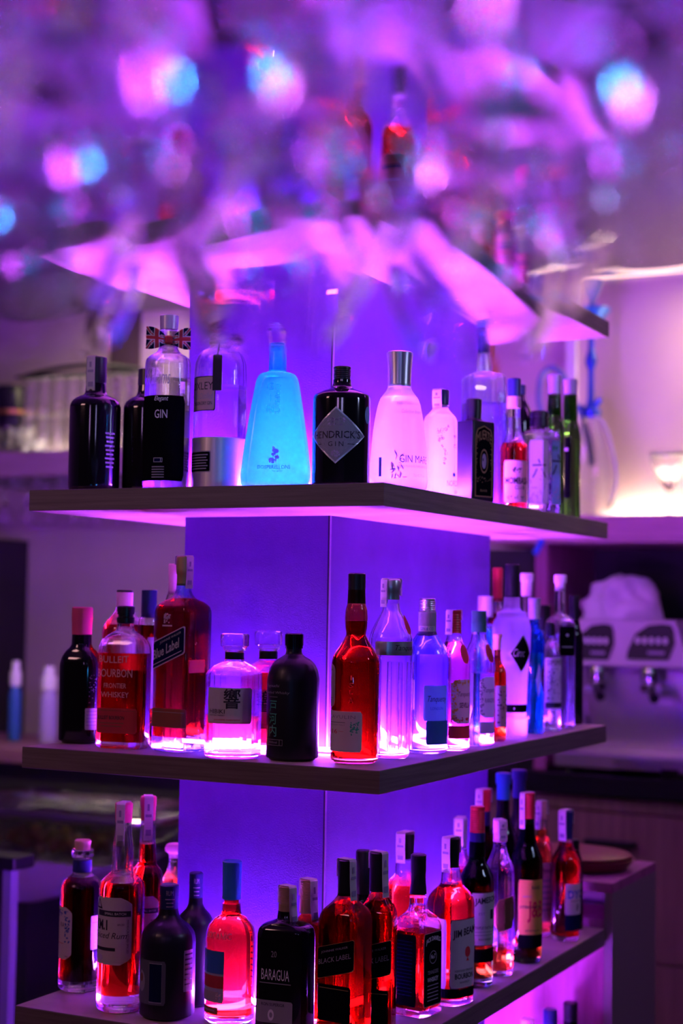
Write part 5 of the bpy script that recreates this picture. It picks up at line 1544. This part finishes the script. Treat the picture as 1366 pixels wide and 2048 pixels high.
mb.build('hose_end', pm('pale_hose', (.45, .42, .50), .5), hk)

# clear dish at the right and the warm light strip behind the objects on the bar shelf
dj = hp(1346, 1000)
jar = empty('glass_dish', (dj.x, 3.16, hz0), 0, 'clear footed glass dish at the right end of the bar shelf', 'glass dish')
r_ = (at(1366, 905, y=3.16).x - at(1303, 905, y=3.16).x) * .62
zr = at(1340, 905, y=3.16).z - hz0
mb = MB()
P_ = [(0, r_ * .5), (.004, r_ * .5), (.012, r_ * .14), (zr * .4, r_ * .12), (zr * .55, r_ * .5), (zr * .75, r_ * .85), (zr, r_)]
mb.lathe(P_, n=32, cap1=False); mb.lathe([(zr * .6, r_ * .3), (zr * .78, r_ * .80), (zr, r_ - .002)], n=32, flip=True, cap1=False)
n_ = 32
mb.build('bowl', G_CLEAR, jar)
mb = MB(); mb.lathe([(zr - .012, r_ * .95), (zr - .004, r_ * .96), (zr - .003, r_ * .9)], n=32); mb.build('filling', C_WHITE, jar)
ls = empty('warm_light_strip', (-.1, WY - .03, fz1 + .0006), 0, 'warm white light strip at the foot of the back wall on the bar shelf', 'light strip')
x0_ = at(1222, 1000, y=WY - .03).x
MB().box((x0_ + .1, -.012, 0), (1.2, .012, .006)).build('rail', C_STEEL, ls, smooth=False)
MB().box((x0_ + .1, -.010, .0065), (1.2, .010, .014)).build('diffuser', WARM, ls, smooth=False)

# ------------------------------------------------------------------ left back unit: shelf with glasses
lz1, lz0 = .905, .80
tag(MB().box((-3.6, YF, lz0), (-1.45, WY - .001, lz1)).build('wall_shelf', noisy('rose_brown_wood', (.30, .20, .22), (.40, .28, .30), (4, 4, 60), .6), smooth=False), 'wooden wall shelf on the left carrying stacked drinking glasses', 'shelf')
def tumbler(h, r, t=.003, taper=.86):
    mb = MB()
    mb.lathe([(0, r * taper - .002), (.002, r * taper), (h - .001, r), (h, r - .001)], n=20, cap1=False)
    mb.lathe([(.010, r * taper - t), (h, r - .001)], n=20, flip=True, cap1=False)
    return mb
tm = None
GT = 'tall tumblers stacked on the left wall shelf'
COLS = ['first', 'second', 'third', 'fourth', 'fifth', 'sixth', 'seventh', 'eighth', 'ninth', 'tenth']
xa = at(62, 800, y=3.15).x; xb = at(262, 800, y=3.15).x
for lvl in range(2):
    for i in range(8):
        x_ = xa + (xb - xa) * i / 7
        if tm is None:
            tm = tumbler(.165, .034).build('tumbler', G_CLEAR); o = tm
        else:
            o = tm.copy(); COL.objects.link(o)
        o.location = (x_, 3.15, lz1 + .0006 + lvl * .1665)
        tag(o, '%s tall tumbler from the left in the %s row on the left wall shelf' % (COLS[i], ('bottom', 'upper')[lvl]), 'drinking glass', GT)
ztop = lz1 + .3345
mb = MB()
mb.tube([(xa - .05 + (xb - xa + .1) * k / 24, 3.15, .012 + .035 * math.sin(PI * k / 24)) for k in range(25)], .010, 8)
mb.box((xa - .05, 3.10, 0), (xb + .05, 3.20, .010))
o = mb.build('tray_lid', C_BLACK); o.location = (0, 0, ztop)
tag(o, 'black arched tray lid lying on the stacked tumblers', 'lid')
# small bowls and a dark jug at the far left
bw = None
for i, px_ in enumerate((8, 30, 52, 74)):
    for l_ in range(2 if i < 3 else 1):
        mb = MB()
        if bw is None:
            mb.lathe([(0, .018), (.002, .020), (.02, .032), (.055, .037), (.056, .036)], n=20, cap1=False); mb.lathe([(.006, .016), (.02, .029), (.056, .036)], n=20, flip=True, cap1=False)
            bw = mb.build('shot_glass', G_CLEAR); o = bw
        else:
            o = bw.copy(); COL.objects.link(o)
        p_ = at(px_, 890, y=3.05)
        o.location = (p_.x, 3.05 + .0, lz1 + .0006 + l_ * .0565)
        tag(o, '%s small glass from the left edge on the left wall shelf, %s layer' % (COLS[i], ('lower', 'upper')[l_]), 'small glass', 'small glasses at the left end of the wall shelf')
p_ = at(8, 790, y=3.24)
jg = empty('black_canister', (p_.x, 3.30, lz1 + .0006), 0, 'black canister with a brass ring at the left edge of the wall shelf', 'canister')
mb = MB(); mb.lathe([(0, .075), (.13, .08), (.30, .08), (.33, .07)], n=28); mb.build('body', C_BLACK, jg)
mb = MB(); mb.lathe([(.200, .0805), (.203, .084), (.217, .084), (.22, .0805)], n=28); mb.build('ring', pm('brass', (.75, .45, .12), .3, .9), jg)

lt = empty('warm_light_strip', (-2.9, WY - .03, lz1 + .0006), 0, 'warm light strip on the wall behind the stacked tumblers', 'light strip')
MB().box((-.6, -.012, 0), (.55, .012, .006)).build('rail', C_STEEL, lt, smooth=False)
MB().box((-.6, -.010, .0065), (.55, .010, .012)).build('diffuser', pm('soft_warm_led', (1, .8, .5), emis=(1.0, .86, .62), es=28.0), lt, smooth=False)

# rails under the left shelf with hanging wine glasses
def wineglass_mesh(R=.042, Hb=.105, Hs=.085, rf=.036, t=.0011, n=32, rim=.80):
    """upside down: foot on top at z=0, bowl hanging down"""
    mb = MB()
    O = [(0, rf), (-.0015, rf), (-.004, .012), (-.010, .0048), (-Hs * .6, .0036), (-Hs + .006, .005), (-Hs, .010)]
    bo = []
    for k in range(1, 13):
        s_ = k / 12
        bo.append((-Hs - Hb * s_, R * (math.sin(min(1, s_ / .62) * PI / 2) ** .75) * (1 - (1 - rim) * max(0, (s_ - .55) / .45) ** 1.6)))
    O = O + bo
    mb.lathe(O[::-1], n=n, cap0=False, cap1=True)
    I = [(-Hs - .004, .004)] + [(z_, max(.004, r_ - t)) for z_, r_ in bo]
    mb.lathe(I[::-1], n=n, flip=True, cap0=False, cap1=True)
    # rim
    zb_, ro = bo[-1]
    k = len(mb.v)
    a = [(ro * math.cos(2 * PI * i / n), ro * math.sin(2 * PI * i / n), zb_) for i in range(n)]
    b = [((ro - t) * math.cos(2 * PI * i / n), (ro - t) * math.sin(2 * PI * i / n), zb_) for i in range(n)]
    mb.add(a + b, [(i, n + i, n + (i + 1) % n, (i + 1) % n) for i in range(n)])
    return mb
GS = glassm('thin_clear_glass', (.985, .985, 1.0), thin=0.0)
hg = empty('glass_rail', (0, YF, lz0), 0, 'metal hanging rail for stem glasses under the left wall shelf', 'rail')
GH = 'stem glasses hanging under the left wall shelf'
wg = None
pxs = [12, 58, 104, 150, 196, 240, 284]
zr_ = lz0 - .036
for i, px_ in enumerate(pxs):
    p_ = at(px_ - 23, 965, y=YF + .05)
    mb = MB(); mb.box((p_.x - .012, YF + .01, zr_ - .003), (p_.x + .012, YF + .4, zr_)); mb.box((p_.x - .004, YF + .012, zr_), (p_.x + .004, YF + .398, lz0 - .0005))
    child(mb, 'rail_bar', C_STEEL, hg, smooth=False)
    p_ = at(px_, 965, y=YF + .08)
    if wg is None:
        wg = wineglass_mesh(.040, .095, .075, .033, .0012, 24).build('wine_glass', GS); o = wg
    else:
        o = wg.copy(); COL.objects.link(o)
    o.location = (p_.x, YF + .08, zr_ + .0022)
    tag(o, '%s blurred wine glass from the left, hanging upside down under the left wall shelf' % COLS[i], 'wine glass', GH)

# dark tall cabinet on the left and things on the left counter
q = at(50, 1200, y=3.58)
tag(MB().box((-3.75, 3.05, FLOOR + .001), (q.x, WY - .001, .55), ch=.003).build('tall_cabinet', DARK, smooth=False), 'dark tall cabinet at the left edge under the glass rail', 'cabinet')
lcz = at(60, 1492, y=2.6).z
lc = empty('left_counter', (-2.6, 2.6, FLOOR), 0, 'brown side counter at the left behind the whisky shelf', 'counter')
child(MB().box((-3.7, 2.45, lcz - .05), (-1.75, 3.04, lcz)), 'worktop', noisy('plum_wood', (.20, .08, .14), (.28, .12, .19), (5, 5, 60), .5), lc, smooth=False)
child(MB().box((-3.68, 2.50, FLOOR + .001), (-1.77, 3.03, lcz - .051)), 'body', DARK, lc, smooth=False)
for px_, top_, w_, mt_, lb_ in ((95, 1333, 34, C_WHITE, 'white squeeze bottle with a lilac body on the left counter'), (28, 1322, 24, C_WHITE, 'small bottle with white cap and blue body at the left edge')):
    p_ = at(px_, 1480, y=2.75); ms_ = (p_ - CAMP).dot(FW) / FPX
    hh = at(px_, top_, y=2.75).z - lcz
    rt_ = empty('squeeze_bottle', (p_.x, 2.75, lcz + .0005), 0, lb_, 'bottle')
    r_ = w_ / 2 * ms_
    mb = MB(); mb.lathe(pchip([(0, r_), (.003, r_ * 1.05), (hh * .55, r_ * 1.05), (hh * .62, r_ * .9), (hh * .68, r_ * .7)]), n=20)
    mb.build('body', pm('lilac_plastic', (.42, .32, .70), .5) if px_ > 50 else P_BLUE, rt_)
    mb = MB(); mb.lathe([(hh * .68, r_ * .72), (hh * .70, r_ * .95), (hh * .86, r_ * .95), (hh * .87, r_ * .7), (hh, r_ * .62)], n=20); mb.build('cap', mt_, rt_)

# chilled display case bottom left
YD = 2.05
q0, q1 = at(-60, 1640, y=YD), at(330, 1640, y=YD)
A = at(0, 1835, y=YD)
dc = empty('display_case', ((q0.x + q1.x) / 2, YD, FLOOR), 0, 'chrome rimmed food display case with a curved glass lid, bottom left', 'display case')
ztop_ = at(150, 1622, y=YD).z
zlow = at(150, 1790, y=YD).z
def rrect(x0, y0, x1, y1, r, z, n=6):
    out = []
    for cx_, cy_, t0 in ((x1 - r, y0 + r, -PI / 2), (x1 - r, y1 - r, 0), (x0 + r, y1 - r, PI / 2), (x0 + r, y0 + r, PI)):
        for k in range(n + 1):
            t = t0 + PI / 2 * k / n
            out.append((cx_ + r * math.cos(t), cy_ + r * math.sin(t), z))
    return out
X0, X1, Y0, Y1 = q0.x, q1.x, YD - .12, YD + .33
CASE = pm('violet_grey_case', (.42, .34, .44), .5)
zmid = at(60, 1722, y=YD - .12).z
mb = MB(); mb.loft([rrect(X0 + .05, Y0 + .05, X1 - .48, Y1 - .02, .05, zlow - .03), rrect(X0 + .02, Y0 + .02, X1 - .38, Y1 - .01, .06, zlow), rrect(X0, Y0, X1 - .16, Y1, .08, zmid)])
child(mb, 'tub', CASE, dc)
mb = MB(); mb.loft([rrect(X0, Y0, X1 - .16, Y1, .08, zmid + .001), rrect(X0, Y0, X1, Y1, .09, ztop_ - .02)], cap0=False, cap1=False)
mb.loft([rrect(X0 + .005, Y0 + .005, X1 - .165, Y1 - .005, .08, zmid + .001), rrect(X0 + .005, Y0 + .005, X1 - .005, Y1 - .005, .09, ztop_ - .02)], cap0=False, cap1=False, flip=True)
child(mb, 'glass_front', G_CLEAR, dc)
child(MB().box((X0 + .06, Y0 + .06, FLOOR + .001), (X1 - .50, Y1 - .03, zlow - .031)), 'stand', DARK, dc, smooth=False)
mb = MB()
R1 = rrect(X0, Y0, X1, Y1, .09, ztop_ - .02); 
def ringtube(mb, loop, r, n=8):
    L = loop + loop[:1]
    mb.tube([Vector(p_) for p_ in L], r, n)
ringtube(mb, rrect(X0, Y0, X1, Y1, .09, ztop_ - .01), .014)
child(mb, 'chrome_rim', CHROME, dc)
mb = MB()
mb.loft([rrect(X0 + .012, Y0 + .012, X1 - .012, Y1 - .012, .08, ztop_ + .004), rrect(X0 + .03, Y0 + .04, X1 - .03, Y1 - .04, .08, ztop_ + .030), rrect(X0 + .10, Y0 + .12, X1 - .10, Y1 - .12, .06, ztop_ + .042)])
mb.loft([rrect(X0 + .016, Y0 + .016, X1 - .016, Y1 - .016, .08, ztop_ + .005), rrect(X0 + .034, Y0 + .044, X1 - .034, Y1 - .044, .08, ztop_ + .026), rrect(X0 + .11, Y0 + .13, X1 - .11, Y1 - .13, .06, ztop_ + .038)], flip=True)
child(mb, 'glass_lid', G_CLEAR, dc)
mb = MB(); rnd = random.Random(8)
tray_in = MB()
for k in range(60):
    x_, y_ = rnd.uniform(X0 + .06, X1 - .26), rnd.uniform(Y0 + .05, Y1 - .08)
    r_ = rnd.uniform(.015, .028)
    mb.lathe([(-r_, .002), (-r_ * .7, r_ * .7), (0, r_), (r_ * .7, r_ * .7), (r_, .002)], (x_, y_, zmid + r_ + rnd.uniform(.0, .03)), 10)
o = child(mb, 'food', noisy('salad', (.30, .28, .08), (.45, .16, .08), (30, 30, 30), .6), dc)
o['kind'] = 'stuff'

# dark table corner with a metal leg at the far left bottom
qa = at(52, 1712, y=1.15); qb = at(55, 1690, y=1.15)
tb = empty('side_table', (qa.x - .3, 1.15, FLOOR), 0, 'dark table corner with a bluish metal leg at the left edge of the photo', 'table')
child(MB().box((qa.x - .8, 1.10, qa.z - .035), (qa.x, 1.19, qa.z), ch=.003), 'tabletop', C_BLACK, tb, smooth=False)
ql = at(26, 1800, y=1.15)
child(MB().box((ql.x - .022, 1.13, FLOOR + .001), (ql.x + .008, 1.16, qa.z - .036)), 'leg', pm('blue_grey_metal', (.30, .28, .42), .4, .4), tb, smooth=False)
child(MB().box((qa.x - .8, 1.14, FLOOR + .3), (ql.x - .024, 1.15, qa.z - .036)), 'front_panel', DARK, tb, smooth=False)

# ------------------------------------------------------------------ blurred stem glasses hanging close to the viewer
fwh = Vector((FW.x, FW.y, 0)).normalized(); rth = Vector((fwh.y, -fwh.x, 0))
ZR = .434     # height of the rims
HS, HB_ = .085, .125
big = wineglass_mesh(.060, HB_, HS, .038, .0020, 48, rim=.66)
GF = 'stem glasses hanging upside down from the rack in front'
ROWN = ['nearest', 'second', 'third', 'fourth', 'fifth', 'farthest']
wgm = None
rk = empty('glass_rack', CAMP + fwh * .8 + Vector((0, 0, ZR + HS + HB_ - CAMP.z)), 0, 'steel hanging rack above the blurred stem glasses, close to the viewer', 'rack')
rnd = random.Random(21)
ROWS = [(.46, .128, .02), (.59, .128, -.045), (.72, .128, .02), (.85, .128, -.040), (.98, .128, -.05)]
for r_i, (dd, sp, of) in enumerate(ROWS):
    half = dd * .235 + .03
    n_ = int(half / sp) + 1
    k_ = 0
    for i in range(-n_, n_ + 1):
        s_ = i * sp + of
        if abs(s_) > half + .03: continue
        if s_ > {.46: .3, .59: .3, .72: .20, .85: .10, .98: .09}[dd]: continue
        p_ = Vector((CAMP.x, CAMP.y, 0)) + fwh * (dd + rnd.uniform(-.008, .008)) + rth * (s_ + rnd.uniform(-.006, .006))
        if wgm is None:
            wgm = big.build('wine_glass', GS); o = wgm
        else:
            o = wgm.copy(); COL.objects.link(o)
        o.location = (p_.x, p_.y, ZR + HS + HB_)
        o.rotation_euler = (0, 0, rnd.uniform(0, 6))
        tag(o, '%s glass from the left in the %s row of blurred hanging stem glasses' % (COLS[k_], ROWN[r_i]), 'wine glass', GF)
        k_ += 1
ang_ = math.atan2(fwh.y, fwh.x)
for dd, sp, of in ROWS:
    for i in range(-3, 3):
        s_ = -((i + .5) * sp + of)
        mb = MB()
        mb.box((dd - .8 - .055, s_ - .022, -.0085), (dd - .8 + .055, s_ + .022, -.0065)); mb.box((dd - .8 - .055, s_ - .002, -.0065), (dd - .8 + .055, s_ + .002, .049))
        o = mb.build('rack_rail', C_STEEL, rk, smooth=False); o.rotation_euler = (0, 0, ang_)
mb = MB(); mb.box((-.34, -.62, .050), (.38, .62, .068)); o = mb.build('rack_board', DARK, rk, smooth=False); o.rotation_euler = (0, 0, ang_)

# ------------------------------------------------------------------ layout self check (text only)
for lb, p, a, H in LAYOUT:
    if p.x + a * .9 > 0 or p.y - a * .9 < 0:
        print('EDGE', lb[:50], round(p.x, 3), round(p.y, 3), round(a, 3))
    if CX0 < p.x < CX1 + .02 + a and CY0 - .02 - a * .9 < p.y < CY1 and p.x > CX0:
        print('COLUMN', lb[:50], round(p.x, 3), round(p.y, 3), round(a, 3))
for i in range(len(LAYOUT)):
    for j in range(i):
        A_, B_ = LAYOUT[i], LAYOUT[j]
        if abs(A_[1].z - B_[1].z) < .1:
            d = (A_[1] - B_[1]).length
            if d < (A_[2] + B_[2]) * .97:
                print('CLASH', A_[0][:40], '|', B_[0][:40], round(d, 3), round(A_[2] + B_[2], 3), [round(v, 3) for v in A_[1]], [round(v, 3) for v in B_[1]])
